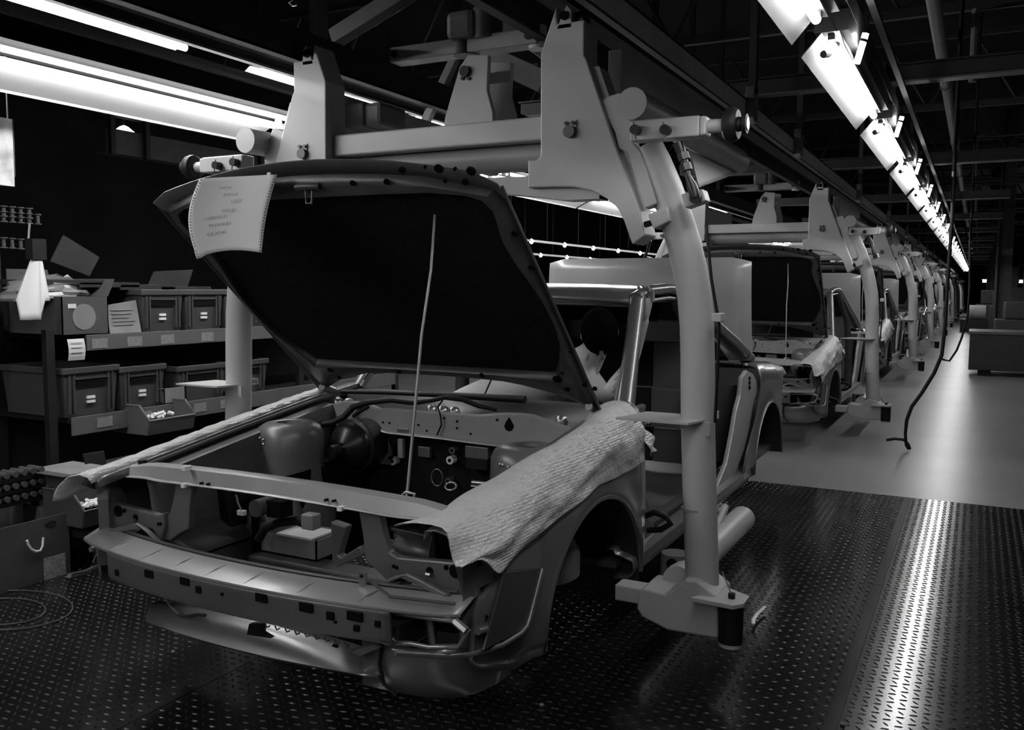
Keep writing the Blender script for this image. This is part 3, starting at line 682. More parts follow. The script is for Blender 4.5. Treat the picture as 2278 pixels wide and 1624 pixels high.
    for s in (1,):      # corner of the valance wrapping to the fender
        rows = []
        for h, y in [(0.47, 2.135), (0.58, 2.14), (0.66, 2.15), (0.72, 2.165), (0.775, 2.20), (0.81, 2.25), (0.832, 2.33), (0.838, 2.42)]:
            zb = -1.235 if y < 2.5 else -1.225
            rows.append([sx(s, (h, y, -1.06 - 0.02*(h < 0.7))), sx(s, (h + 0.004, y - 0.006, -1.10)), sx(s, (h + 0.004, y - 0.006, -1.18)), sx(s, (h - 0.01, y + 0.015, zb)), sx(s, (h - 0.05, y + 0.03, zb - 0.01))])
        MB().sheet(rows).build('valance_corner', BODY, t, smooth=50, solid=0.003)
        MB().tube([sx(s, p) for p in [(0.55, 2.125, -1.08), (0.545, 2.12, -1.14), (0.56, 2.12, -1.2), (0.60, 2.13, -1.23)]], 0.006, 6).build('panel_seam', BLACK, t)
    # radiator cross member
    rows = []
    for k in range(33):
        h = -0.79 + 1.58 * k / 32; a = abs(h)
        zt = -0.652 - 0.02*(a/0.7)**2 - 0.02*max(0, a - 0.6)/0.2
        hgt = 0.050 - 0.022 * max(0, (a - 0.52)) / 0.25
        yy_ = 2.235 + 0.015*(a/0.7)**2
        rows.append([(XC + h, yy_ + 0.055, zt - 0.03), (XC + h, yy_ + 0.05, zt + 0.002), (XC + h, yy_ + 0.03, zt + 0.003), (XC + h, yy_ + 0.012, zt - 0.004), (XC + h, yy_, zt - hgt), (XC + h, yy_ - 0.016, zt - hgt - 0.003)])
    cm = MB().sheet(rows).build('radiator_crossmember', mat('cross_member_paint', 0.36, 0.38, metal=0.3, var=0.08), t, smooth=35, solid=0.003)
    for u, v in [(452, 1074), (467, 1076), (729, 1111), (746, 1113)]:
        p = PX(u, v, y=2.24); MB().tube([(p[0], 2.225, p[2]), (p[0], 2.27, p[2])], 0.0045, 8).build('hole', DARKHOLE, cm)
    for u, v in [(655, 1077), (317, 1030)]:
        p = PX(u, v, y=2.29); MB().tube([(p[0], p[1], p[2] - 0.015), (p[0], p[1], p[2] + 0.012)], 0.016, 10).build('rubber_stop', BLACK, cm)
    for u0, u1, v in [(525, 585, 1066), (667, 733, 1083)]:
        a, b = PX(u0, v, y=2.33), PX(u1, v + 4, y=2.33); MB().box((a[0], 2.31, a[2] - 0.012), (b[0], 2.36, a[2] + 0.008)).build('mount_tab', BODYIN, cm)
    for u, v in [(415, 1042), (413, 1080), (760, 1131)]:
        p = PX(u, v, y=2.23); MB().box((p[0] - 0.008, 2.215, p[2] - 0.006), (p[0] + 0.008, 2.25, p[2] + 0.008)).build('clip', WHITE, cm)
    lt = [PX(u, v, y=2.3) for u, v in [(884, 1114), (898, 1098), (906, 1094), (923, 1099), (917, 1116)]]
    MB().tube(lt, 0.005, 8).build('latch_loop', STEEL, cm, smooth=60)
    # headlamp surrounds and cheek panels, both sides
    def pan(name, pts, y, th, m_, s, par=None):
        q = [PX(u, v, y=y) for u, v in pts]
        return MB().prism([sx(s, (p[0] - XC, p[1], p[2])) for p in q], (0, th, 0)).build(name, m_, par or t, bevel=0.006)
    for s in (1, -1):
        vp = pan('lamp_post', [(797, 1138), (845, 1142), (852, 1180), (866, 1228), (880, 1240), (905, 1262), (912, 1302), (868, 1300), (838, 1270), (812, 1250), (806, 1190)], 2.25, 0.03, BODYIN, s)
        ls = pan('lamp_shelf', [(866, 1228), (884, 1240), (1018, 1252), (1048, 1262), (1062, 1330), (1015, 1332), (980, 1325), (935, 1290), (905, 1285), (880, 1310), (866, 1262)], 2.235, 0.03, BODYIN, s)
        ck = MB().prism([sx(s, (p[0] - XC, p[1], p[2])) for p in [PX(u, v, y=2.17 + max(0, u - 1020)/88*0.16) for u, v in [(1028, 1168), (1048, 1170), (1098, 1280), (1100, 1292), (1068, 1308), (1060, 1440), (1022, 1440), (1030, 1330), (1010, 1250), (1022, 1200)]]], (-s*0.02, 0.03, 0)).build('lamp_cheek', BODYIN, t)
        for u, v, r_ in [(1051, 1187, .007), (1067, 1254, .010)]:
            p = PX(u - 4, v, y=2.17 + (u - 1024)/88*0.16); MB().tube([sx(s, (p[0] - XC, p[1] - 0.003, p[2])), sx(s, (p[0] - XC, p[1] + 0.01, p[2]))], r_, 10).build('hole', DARKHOLE, ck)
        for u, v, r_ in [(1013, 1271, .022), (992, 1263, .008), (882, 1263, .006), (875, 1260, .006), (955, 1270, .012)]:
            p = PX(u, v, y=2.232); MB().tube([sx(s, (p[0] - XC, 2.231, p[2])), sx(s, (p[0] - XC, 2.24, p[2]))], r_, 12).build('hole', DARKHOLE, ls)
        p = PX(955, 1277, y=2.23); MB().tube([sx(s, (p[0] - XC - 0.008, 2.225, p[2])), sx(s, (p[0] - XC + 0.008, 2.225, p[2]))], 0.007, 8).build('bright_clip', STEEL, ls)
        hp = pan('hoop_bracket', [(838, 1300), (870, 1285), (905, 1276), (930, 1288), (1000, 1325), (980, 1330), (920, 1300), (890, 1287), (850, 1306)], 2.19, 0.02, BODYIN, s)
        if s == -1:
            continue
        ir = MB()
        a0 = PX(870, 1180, y=2.42); b0 = PX(1010, 1200, y=2.42)
        rows = []
        for k in range(15):
            z = a0[2] + 0.01 - 0.15 * k / 14; bul = 0.022 * math.cos(k / 14 * 4.4 * math.pi)
            rows.append([sx(s, (a0[0] - XC, 2.44 - bul, z)), sx(s, (b0[0] - XC, 2.44 - bul, z - 0.015))])
        ir.sheet(rows).build('ribbed_panel', BODYIN, t, smooth=60, solid=0.003)
        dg = pan('diagonal_brace', [(735, 1160), (770, 1172), (752, 1235), (758, 1240), (800, 1215), (808, 1235), (750, 1262), (738, 1250)], 2.5, 0.04, BODYIN, s)
        MB().tube([sx(s, (0.62, 2.30, -0.75)), sx(s, (0.64, 2.28, -0.93))], 0.012, 6).build('adjuster', BLACK, t)
        MB().tube([sx(s, p) for p in [(0.5, 2.15, -0.905), (0.60, 2.10, -0.915), (0.80, 2.14, -0.915)]], 0.005, 6).build('splash_wire', BODYDK, t)
    # tabs, connectors and clutter inside the nose
    p = PX(805, 1287, y=2.14); MB().box((p[0] - 0.012, 2.14, p[2] - 0.02), (p[0] + 0.014, 2.146, p[2] + 0.02)).build('tab', BODY, t)
    MB().tube([(p[0], 2.136, p[2] + 0.008), (p[0], 2.141, p[2] + 0.008)], 0.005, 8).build('hole', DARKHOLE, t)
    hb = PX(690, 1160, y=2.6); MB().box((hb[0] - 0.03, 2.58, hb[2] - 0.03), (hb[0] + 0.03, 2.63, hb[2] + 0.03)).build('connector_block', mat('pale_plastic', 0.25, 0.5), t, bevel=0.006)
    hc = [PX(u, v, y=2.62) for u, v in [(575, 1200), (590, 1175), (620, 1163), (660, 1158), (690, 1170)]]
    MB().tube(hc, 0.018, 10).build('black_hose', BLACK, t, smooth=60)
    hn = PX(580, 1128, y=2.55)
    MB().tube([(hn[0], 2.52, hn[2]), (hn[0], 2.62, hn[2])], 0.034, 18).build('horn', mat('horn_grey', 0.12, 0.4, metal=0.4), t, smooth=40)
    MB().box((hn[0] + 0.03, 2.55, hn[2] - 0.035), (hn[0] + 0.10, 2.62, hn[2] + 0.03)).build('horn_bracket', DARKHOLE, t)
    cb = PX(450, 1110, y=2.55)
    for (dx, dz, w_, h_) in ((0, 0.01, .03, .014), (-0.03, -0.02, .035, .014), (-0.02, -0.05, .028, .010), (0.02, -0.06, .022, .008)):
        MB().box((cb[0] + dx - w_, 2.5, cb[2] + dz - h_), (cb[0] + dx + w_, 2.58, cb[2] + dz + h_)).build('relay_cluster', mat('relay_grey', 0.12, 0.4, var=0.3), t, bevel=0.004)
    MB().box((cb[0] - 0.12, 2.6, cb[2] - 0.16), (cb[0] + 0.10, 2.72, cb[2] + 0.05)).build('relay_box', BLACK, t, bevel=0.01)
    MB().tube([PX(u, v, y=2.5) for u, v in [(525, 1100), (530, 1120), (540, 1140)]], 0.004, 6).build('loose_wire', STEEL, t)
    q = PX(538, 1141, y=2.5); MB().box((q[0] - 0.016, 2.49, q[2] - 0.008), (q[0] + 0.016, 2.51, q[2] + 0.010)).build('wire_plug', WHITE, t)
    bt = PX(450, 1190, y=2.6)
    MB().lathe((bt[0], 2.62, bt[2]), [(0.0, 0.03), (0.03, 0.03), (0.045, 0.0), (0.05, -0.05), (0.045, -0.1)], 18).build('washer_pump', BLACK, t, smooth=50)
    for (u, v, u2, v2) in [(415, 1160, 440, 1200), (470, 1175, 540, 1130), (380, 1195, 410, 1230), (500, 1210, 590, 1150)]:
        MB().tube([PX(u, v, y=2.68), PX(u2, v2, y=2.68)], 0.02, 8).build('inner_strut', BODYDK, t)
    MB().box((XC - 0.46, 2.6, -1.16), (XC + 0.46, 2.72, -1.08)).build('subframe_crossbar', BODYDK, t, bevel=0.01)
    # firewall, cowl and everything mounted on them
    fwp = MB().sheet([[(XC - 0.66, 3.40, -0.60), (XC + 0.66, 3.40, -0.60)], [(XC - 0.66, 3.40, -0.66), (XC + 0.66, 3.40, -0.66)], [(XC - 0.66, 3.42, -1.0), (XC + 0.66, 3.42, -1.0)], [(XC - 0.66, 3.55, -1.20), (XC + 0.66, 3.55, -1.20)]]).build('firewall_pad', PAD, t)
    def mt(name, u, v, w_, h_, m_, th=0.012, y=3.39):
        p = PX(u, v, y=y); return MB().box((p[0] - w_, y - th, p[2] - h_), (p[0] + w_, y + 0.01, p[2] + h_)).build(name, m_, fwp, bevel=0.003)
    mt('cover_plate', 946, 1005, .032, .024, BODYIN); mt('steering_plate', 855, 1003, .042, .062, BODYIN, y=3.37); mt('post_bracket', 893, 997, .014, .045, mat('cross_member_paint', .36), y=3.36)
    mt('heater_box', 1072, 1003, .058, .026, BODYIN, th=0.05); mt('heater_mouth', 1072, 1028, .055, .026, BLACK, th=0.05)
    for u, v, r_ in [(855, 1001, .02), (876, 981, .026), (851, 987, .008), (868, 1019, .009)]:
        p = PX(u, v, y=3.355); MB().tube([(p[0], 3.352, p[2]), (p[0], 3.37, p[2])], r_, 14).build('plate_hole', DARKHOLE, fwp)
    for u, v, r_, m_ in [(877, 1025, .019, WHITE), (1004, 1023, .019, WHITE), (1009, 1001, .016, BODYIN), (1000, 1069, .015, STEEL)]:
        p = PX(u, v, y=3.38); o = MB().tube([(p[0], 3.365, p[2]), (p[0], 3.40, p[2])], r_, 18).build('grommet', m_, fwp, smooth=40)
        MB().tube([(p[0], 3.362, p[2]), (p[0], 3.37, p[2])], r_ * 0.45, 12).build('grommet_bore', DARKHOLE, o)
    p = PX(972, 1062, y=3.3); MB().tube([(p[0] + 0.03*math.cos(a), 3.3, p[2] + 0.038*math.sin(a)) for a in np.linspace(0, 6.2832, 20)], 0.002, 6).build('wire_ring', STEEL, fwp)
    p = PX(1003, 1082, y=3.1); MB().tube([(p[0] + 0.026*math.cos(a), 3.1 + 0.012*math.sin(a), p[2] + 0.014*math.sin(a)) for a in np.linspace(0, 6.2832, 16)], 0.005, 8).build('clamp_ring', STEEL, fwp, smooth=60)
    p = PX(1064, 1077, y=3.2); MB().tube([(p[0] - 0.03, 3.2, p[2] + 0.004), (p[0] + 0.04, 3.2, p[2] + 0.006)], 0.009, 8).build('bright_pipe', STEEL, fwp, smooth=60)
    p = PX(1062, 1083, y=3.2); MB().tube([(p[0] - 0.03, 3.2, p[2]), (p[0] + 0.04, 3.2, p[2] + 0.002)], 0.005, 8).build('bright_pipe', STEEL, fwp, smooth=60)
    # cowl crossmember band with flange and holes
    rows = []
    for k in range(37):
        h = -0.70 + 1.40 * k / 36
        zt = lerp([-0.70, -0.56, -0.47, -0.36, -0.30, 0.20, 0.30, 0.42, 0.55, 0.7], [-0.585, -0.55, -0.548, -0.575, -0.565, -0.560, -0.545, -0.54, -0.575, -0.62], h)
        zb = lerp([-0.70, -0.47, -0.36, -0.30, 0.0, 0.30, 0.55, 0.7], [-0.66, -0.66, -0.655, -0.672, -0.672, -0.682, -0.672, -0.66], h)
        y = 3.335 + 0.05 * (h / 0.7)**2
        rows.append([(XC + h, y + 0.07, zt - 0.01), (XC + h, y + 0.012, zt + 0.003), (XC + h, y + 0.004, zt - 0.006), (XC + h, y, zb + 0.004), (XC + h, y - 0.022, zb - 0.004)])
    ct = MB().sheet(rows).build('cowl_panel', mat('cross_member_paint', .36), t, smooth=35, solid=0.003)
    def cp(u, v):
        p = PX(u, v, y=3.34); return (p[0], 3.335 + 0.05*((p[0] - XC)/0.7)**2, p[2])
    td = [cp(u, v) for u, v in [(1131, 929), (1137, 940), (1141, 948), (1138, 957), (1132, 960), (1125, 957), (1121, 948), (1125, 938)]]
    MB().prism([(p[0], p[1] - 0.0035, p[2]) for p in td], (0, 0.03, 0)).build('teardrop_hole', DARKHOLE, ct)
    for u, v in [(851, 940), (866, 941), (932, 945), (951, 958), (1018, 937), (1018, 952), (1048, 965), (1105, 934), (989, 930)]:
        p = cp(u, v); MB().tube([(p[0], p[1] - 0.004, p[2]), (p[0], p[1] + 0.02, p[2])], 0.005, 8).build('hole', DARKHOLE, ct)
    MB().box((cp(885, 955)[0], cp(885, 955)[1] - 0.008, cp(885, 955)[2] - 0.015), (cp(910, 955)[0], cp(910, 955)[1], cp(885, 955)[2] + 0.008)).build('weld_tab', BODY, ct, bevel=0.004)
    MB().sheet([[(XC - 0.70, 3.41, -0.60), (XC + 0.70, 3.41, -0.60)], [(XC - 0.70, 3.52, -0.60), (XC + 0.70, 3.52, -0.60)], [(XC - 0.71, 3.56, -0.535), (XC + 0.71, 3.56, -0.535)], [(XC - 0.72, 3.70, -0.525), (XC + 0.72, 3.70, -0.525)], [(XC - 0.72, 3.73, -0.56), (XC + 0.72, 3.73, -0.56)]]).build('plenum_tray', BODYDK, t, smooth=30, solid=0.003)
    for u in (752, 775, 960, 985, 1010, 1250):
        p = PX(u, 888 + (u - 752) * 0.03, y=3.46); MB().lathe((p[0], 3.46, -0.60), [(0.02, 0.0), (0.03, 0.02), (0.022, 0.045), (0.012, 0.05), (0.0, 0.045)], 12).build('wiper_boss', STEEL, t, smooth=50)
    MB().tube([PX(u, v, y=3.52) for u, v in [(737, 871), (850, 873), (1000, 879), (1168, 889)]], [0.010, 0.011, 0.014, 0.018], 10).build('cowl_seal', BLACK, t, smooth=60)
    for a, b in (((810, 845), (838, 800)), ((1078, 878), (1106, 815))):
        MB().tube([PX(a[0], a[1], y=3.56), PX(b[0], b[1], y=3.62)], 0.004, 6).build('wiper_arm', BLACK, t)
    hs = [PX(u, v, y=y) for u, v, y in [(690, 948, 3.25), (740, 940, 3.28), (765, 928, 3.31), (785, 906, 3.33), (815, 896, 3.35), (870, 890, 3.36), (920, 896, 3.36), (960, 891, 3.36), (990, 884, 3.37), (1030, 889, 3.40), (1065, 903, 3.42), (1105, 912, 3.44)]]
    MB().tube(hs, [0.015, 0.015, 0.016, 0.016, 0.014, 0.014, 0.013, 0.011, 0.011, 0.012, 0.011, 0.008], 10).build('wiring_harness', BLACK, t, smooth=60)
    MB().tube([PX(u, v, y=3.30) for u, v in [(785, 926), (800, 916), (820, 905)]], 0.008, 8).build('harness_branch', BLACK, t, smooth=60)
    MB().tube([PX(u, v, y=3.32) for u, v in [(985, 890), (974, 905), (980, 925), (982, 945), (972, 968)]], 0.004, 6).build('thin_cable', BLACK, t)
    bo = PX(772, 995, y=3.2)
    bs = MB().lathe((bo[0], 3.2, bo[2]), [(0.0, -0.065), (0.028, -0.065), (0.03, -0.05), (0.045, -0.04), (0.085, -0.015), (0.104, 0.005), (0.11, 0.03), (0.125, 0.035), (0.125, 0.05), (0.12, 0.06), (0.115, 0.18)], 36, 'y').build('brake_booster', mat('booster_black', 0.02, 0.32, metal=0.5, var=0.1), t, smooth=45)
    MB().tube([(bo[0] - 0.002, 3.08, bo[2] - 0.005), (bo[0] - 0.002, 3.14, bo[2] - 0.005)], 0.03, 18).build('master_cylinder', BLACK, bs, smooth=40)

    # greenhouse
    for s in (1, -1):
        base, mid, topp = (0.735, 3.70, -0.52), (0.69, 3.90, -0.27), (0.645, 4.09, -0.035)
        MB().tube([sx(s, p) for p in (base, mid, topp)], [0.044, 0.038, 0.036], 12, flat=0.75).build('a_pillar', BODY, t, smooth=50)
        MB().tube([sx(s, (0.735 - 0.045*f - 0.035, 3.68 + 0.39*f, -0.52 + 0.475*f)) for f in (0, 0.5, 1)], 0.014, 8).build('screen_flange', BODYIN, t, smooth=60)
        rl = [(0.645, 4.06, -0.045), (0.652, 4.2, -0.012), (0.656, 4.5, 0.0), (0.655, 4.75, -0.015), (0.655, 5.0, -0.09), (0.66, 5.3, -0.19), (0.675, 5.8, -0.345), (0.70, 6.2, -0.48)]
        MB().tube([sx(s, p) for p in rl], [0.034, 0.036, 0.036, 0.038, 0.045, 0.055, 0.065, 0.06], 12, flat=0.7).build('roof_rail', BODY, t, smooth=50)
        MB().tube([sx(s, (p[0] + 0.006, p[1] + 0.02, p[2] - 0.052)) for p in rl[:5]], 0.012, 8).build('drip_rail', BODY, t, smooth=60)
        MB().tube([sx(s, p) for p in [(0.665, 4.62, -0.055), (0.70, 4.70, -0.20), (0.745, 4.78, -0.36), (0.775, 4.82, -0.6), (0.785, 4.85, -1.15)]], [0.03, 0.03, 0.034, 0.045, 0.05], 10, flat=0.7).build('b_pillar', BODYDK, t, smooth=50)
        # sill
        rows = []
        for y in np.linspace(3.52, 5.75, 12):
            rows.append([sx(s, p) for p in [(0.70, y, -1.13), (0.76, y, -1.125), (0.768, y, -1.145), (0.80, y, -1.15), (0.845, y, -1.165), (0.852, y, -1.20), (0.83, y, -1.24), (0.76, y, -1.25)]])
        si = MB().sheet(rows).build('door_sill', BODY, t, smooth=35, solid=0.003)
        MB().tube([sx(s, (0.775, y, -1.135)) for y in np.linspace(3.6, 5.6, 10)], 0.009, 6).build('sill_seal', BLACK, si)
        # front hinge post behind the fender
        MB().prism([sx(s, p) for p in [(0.80, 3.62, -0.52), (0.80, 3.80, -0.52), (0.80, 3.78, -0.80), (0.80, 3.84, -1.02), (0.80, 3.98, -1.15), (0.80, 3.60, -1.2)]], (-s * 0.03, 0, 0)).build('hinge_post', BODYIN, t, bevel=0.01)
        MB().tube([sx(s, (0.805, 3.68, -0.78)), sx(s, (0.79, 3.68, -0.78))], 0.025, 12).build('hinge_hole', DARKHOLE, t)
        # rear quarter
        rows = []
        for y in stations(5.55, 6.98, ARCH_R, 20):
            zt = lerp([5.55, 5.9, 6.2, 6.6, 6.98], [-0.50, -0.52, -0.50, -0.53, -0.58], y)
            zb = arch_z(y, ARCH_R, -1.22 if y < 6.3 else -1.10)
            r0 = [(0.70, y, zt - 0.01), (0.75, y, zt), (0.80, y, zt - 0.02), (0.83, y, zt - 0.07)]
            for k in range(1, 9):
                z = zt - 0.07 + (zb - zt + 0.07) * k / 8
                e = math.hypot((y - ARCH_R[0]) / ARCH_R[2], max(0, z - ARCH_R[1]) / ARCH_R[3])
                r0.append((0.842 + 0.014 * math.exp(-((e - 1) / 0.12)**2) - 0.10*max(0, (y - 6.75)/0.23)**2, y, z))
            r0 = [(h, max(yy2, lerp([-1.22, -1.177, -1.07, -0.873, -0.654, -0.5], [5.2, 5.28, 5.60, 5.84, 6.02, 6.08], z)), z) for h, yy2, z in r0]
            rows.append([sx(s, p) for p in r0])
        qp = MB().sheet(rows).build('rear_quarter', BODY, t, smooth=50, solid=0.003)
        MB().sheet([[sx(s, (h, ARCH_R[0] - ARCH_R[2]*math.cos(math.pi*k/20), ARCH_R[1] + ARCH_R[3]*math.sin(math.pi*k/20))) for k in range(21)] for h in (0.85, 0.5)]).build('rear_housing', mat('wheel_housing_dark', .02), t, smooth=50)
        MB().tube([sx(s, (0.854, ARCH_R[0] - ARCH_R[2]*math.cos(math.pi*k/20), ARCH_R[1] + ARCH_R[3]*math.sin(math.pi*k/20))) for k in range(21)], 0.008, 6).build('arch_lip', BODY, qp, smooth=60)
        # rear door jamb
        ja = [PX(u, v, x=-1.29) for u, v in [(1663, 824), (1676, 832), (1684, 848), (1686, 868), (1676, 900), (1668, 950), (1656, 1000), (1640, 1046), (1616, 1076), (1590, 1098), (1602, 1070), (1618, 1030), (1630, 970), (1640, 910), (1648, 880), (1652, 840)]]
        jb = MB().prism([sx(s, (p[0] - XC, p[1], p[2])) for p in ja], (-s * 0.03, 0, 0)).build('door_jamb', mat('jamb_paint', 0.42, 0.4, metal=0.2, var=0.05), t, bevel=0.008)
        for v in (842, 852, 862):
            p = PX(1668, v, x=-1.285); MB().tube([sx(s, (p[0] - XC + 0.004, p[1], p[2])), sx(s, (p[0] - XC - 0.006, p[1], p[2]))], 0.012, 8).build('hole', DARKHOLE, jb)
        MB().tube([sx(s, (p[0] - XC + 0.012, p[1] + 0.06, p[2])) for p in [PX(u, v, x=-1.285) for u, v in [(1686, 850), (1692, 880), (1690, 905), (1682, 950), (1672, 990), (1660, 1030), (1645, 1065), (1622, 1090)]]], 0.012, 8).build('jamb_seal_flange', BODY, t, smooth=60)
        MB().sheet([[sx(s, (0.52, 5.3, z)), sx(s, (0.66, 5.5, z)), sx(s, (0.78, 5.75, z))] for z in (-0.62, -0.85, -1.1)]).build('rear_inner_panel', BODYDK, t, smooth=60)
    # roof, header and rear
    MB().sheet([[(XC + h, 4.97, -0.075), (XC + h, 5.5, -0.275), (XC + h, 6.02, -0.49)] for h in (-0.62, -0.3, 0, 0.3, 0.62)]).build('rear_screen', mat('dark_rear_glass', 0.006, 0.12, var=0), t, solid=0.005)
    MB().sheet([[(XC + h, y, -0.085) for h in (-0.6, 0, 0.6)] for y in (4.1, 4.5, 4.92)]).build('headliner', mat('dark_liner', 0.012, 0.9, var=0.2), t, solid=0.004)
    rows = []
    for y, z in [(4.035, -0.055), (4.05, -0.03), (4.09, -0.008), (4.25, 0.012), (4.5, 0.022), (4.75, 0.01), (4.92, -0.02)]:
        rows.append([(XC + h, y + 0.02*(h/0.65)**2, z - 0.022*(h/0.65)**2) for h in np.linspace(-0.65, 0.65, 15)])
    rf = MB().sheet(rows).build('roof_panel', BODY, t, smooth=40, solid=0.003)
    MB().tube([(XC + h, 4.075 + 0.02*(h/0.65)**2, -0.062 - 0.01*(h/0.65)**2) for h in np.linspace(-0.63, 0.63, 13)], 0.03, 10, flat=0.8).build('screen_header', BODY, t, smooth=60)
    MB().tube([(XC + h, 4.95, -0.06) for h in np.linspace(-0.64, 0.64, 9)], 0.03, 8).build('rear_header', BODY, t, smooth=60)
    MB().sheet([[(XC + h, 6.0, -0.51), (XC + h, 6.25, -0.505), (XC + h, 6.27, -0.56)] for h in (-0.7, 0, 0.7)]).build('parcel_shelf', BODYIN, t, solid=0.003)
    MB().sheet([[(XC - 0.80, 6.96, -0.62), (XC + 0.80, 6.96, -0.62)], [(XC - 0.80, 6.99, -0.80), (XC + 0.80, 6.99, -0.80)], [(XC - 0.78, 6.96, -1.15), (XC + 0.78, 6.96, -1.15)]]).build('tail_panel', BODY, t, solid=0.003)
    MB().box((XC - 0.78, 3.5, -1.20), (XC + 0.78, 6.9, -1.17)).build('floor_pan', mat('floor_pan_grey', 0.07, 0.4, metal=0.2, var=0.4, scale=5), t)
    tn = MB().sheet([[(XC + 0.2*math.cos(a), y, -1.17 + 0.16*math.sin(a)) for a in np.linspace(0, math.pi, 9)] for y in (3.45, 4.2, 5.5)]).build('transmission_tunnel', BODYDK, t, smooth=50)
    MB().box((XC - 0.70, 3.62, -0.80), (XC + 0.70, 3.72, -0.56)).build('dash_bulkhead', BODYDK, t, bevel=0.02)
    for k, (z0, z1) in enumerate(((-0.88, -0.64), (-0.63, -0.34), (-1.12, -0.90))):
        MB().box((XC - 0.66, 5.41 + 0.03*k, z0), (XC + 0.27, 5.45 + 0.03*k, z1)).build('rear_bulkhead_panel', mat('dark_liner', .012), t)
        MB().box((XC + 0.28, 5.40 + 0.03*k, z0), (XC + 0.66, 5.44 + 0.03*k, z1)).build('rear_bulkhead_panel', mat('bulkhead_grey', 0.12, 0.5, var=0.1), t, bevel=0.006)
    MB().tube([PX(u, v, y=3.75) for u, v in [(1430, 1150), (1455, 1140), (1480, 1148), (1492, 1165), (1470, 1178), (1440, 1180)]], 0.014, 8).build('coiled_hose', BLACK, t, smooth=60)
    # raised boot lid, outer skin towards the nose
    rows = []
    for f in np.linspace(0, 1, 10):
        y = 6.10 - 0.10 * math.sin(f * math.pi / 2) + 0.06 * f; z = -0.49 + 0.70 * f
        if f == 1: pass
        rows.append([(XC + h * (1 - 0.02*f), y - 0.03 * (1 - (h/0.76)**2), z - (0.03 if (f == 1 and abs(h) > 0.74) else 0)) for h in np.linspace(-0.76, 0.76, 13)])
    bl = MB().sheet(rows).build('boot_lid', BODY, t, smooth=50, solid=0.02)
    bl.data.materials[0] = mat('boot_lid_paint', 0.42, 0.35, metal=0.15, var=0.04, coat=0.3)
    # ---------------- bonnet, raised
    A = Vector((XC, 3.43, -0.505)); Bv = Vector((XC, 2.47, 0.345)); LEN = (Bv - A).length
    du = (Bv - A).normalized(); nn = Vector((0, du.z * -1, du.y)).normalized()     # towards the underside
    def HP(a, h, n=0.0): q = A + du * a + Vector((h, 0, 0)) + nn * n; return tuple(q)
    def hpx(u, v, n=0.0):
        d = Vector(PX(u, v, y=1.0)); o = A + nn * n
        k = o.dot(nn) / d.dot(nn); q = d * k - A
        return (q.dot(du), q.x)
    OUT = []
    NA, NH = 14, 21
    rows = []
    for i in range(NA):
        f = i / (NA - 1); hw = 0.735 + 0.03 * f
        row = []
        for j in range(NH):
            h = hw * (-1 + 2*j/(NH-1)); rel = h / hw
            a0_ = lerp([0, .17, .375, .5, .6, .66, .75], [.187, .185, .165, .12, .085, .04, .0], abs(h)); a1_ = LEN + 0.012 + 0.088 * (1 - rel*rel)
            a = a0_ + (a1_ - a0_) * f
            if i == NA - 1 and abs(rel) > 0.93: a -= 0.015
            n = -0.045 * (1 - rel*rel) * (0.6 + 0.4*f) + (0.012 if abs(rel) > 0.97 else 0) + (0.02 * max(0, f - 0.93) / 0.07)
            row.append(HP(a, h, n))
        rows.append(row)
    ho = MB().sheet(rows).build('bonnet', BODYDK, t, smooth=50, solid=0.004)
    rin = [hpx(u, v) for u, v in [(1238, 822), (1246, 790), (1249, 750), (1240, 712), (1222, 675), (1205, 645), (1175, 605), (1145, 565), (1118, 520), (1108, 480), (1098, 452), (1075, 432), (1040, 420)]]
    out, inn = [], []
    for a, h in rin:
        inn.append((a, h)); f = a / LEN
        out.append((a, 0.727 + 0.03*f))
    out[0] = (0.02, 0.72); out[-1] = (LEN * 0.985, 0.64); out[-2] = (LEN*0.97, 0.735)
    ta, th_ = inn[-1]
    topc = [(LEN * 0.985 + 0.085*(1 - (h/0.76)**2), h) for h in np.linspace(0.5, -0.5, 7)]
    topi = [(ta + 0.015, h) for h in np.linspace(0.5, -0.5, 7)]
    botc = [(0.012 + lerp([0, .17, .375, .5, .6, .66, .75], [.187, .185, .165, .12, .085, .04, .0], abs(h)), h) for h in np.linspace(-0.66, 0.66, 15)]; boti = [(0.262, h) for h in np.linspace(-0.58, 0.58, 15)]
    O = out + topc + [(a, -h) for a, h in out[::-1]] + botc
    I = inn + topi + [(a, -h) for a, h in inn[::-1]] + boti
    O.append(O[0]); I.append(I[0])
    ring = [[HP(a, h, 0.012) for a, h in O], [HP(a*0.6 + b*0.4, h*0.6 + g*0.4, 0.034) for (a, h), (b, g) in zip(O, I)], [HP(a*0.15 + b*0.85, h*0.15 + g*0.85, 0.034) for (a, h), (b, g) in zip(O, I)], [HP(a, h, 0.008) for a, h in I]]
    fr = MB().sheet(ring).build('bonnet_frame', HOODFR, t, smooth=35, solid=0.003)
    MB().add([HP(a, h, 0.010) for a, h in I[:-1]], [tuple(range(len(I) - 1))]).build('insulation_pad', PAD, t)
    for s in (1, -1):
        MB().tube([HP(LEN*f, s*(0.738 + 0.03*f), 0.02) for f in (0, 0.5, 0.98)], 0.006, 6).build('bonnet_hem', HOODFR, t)
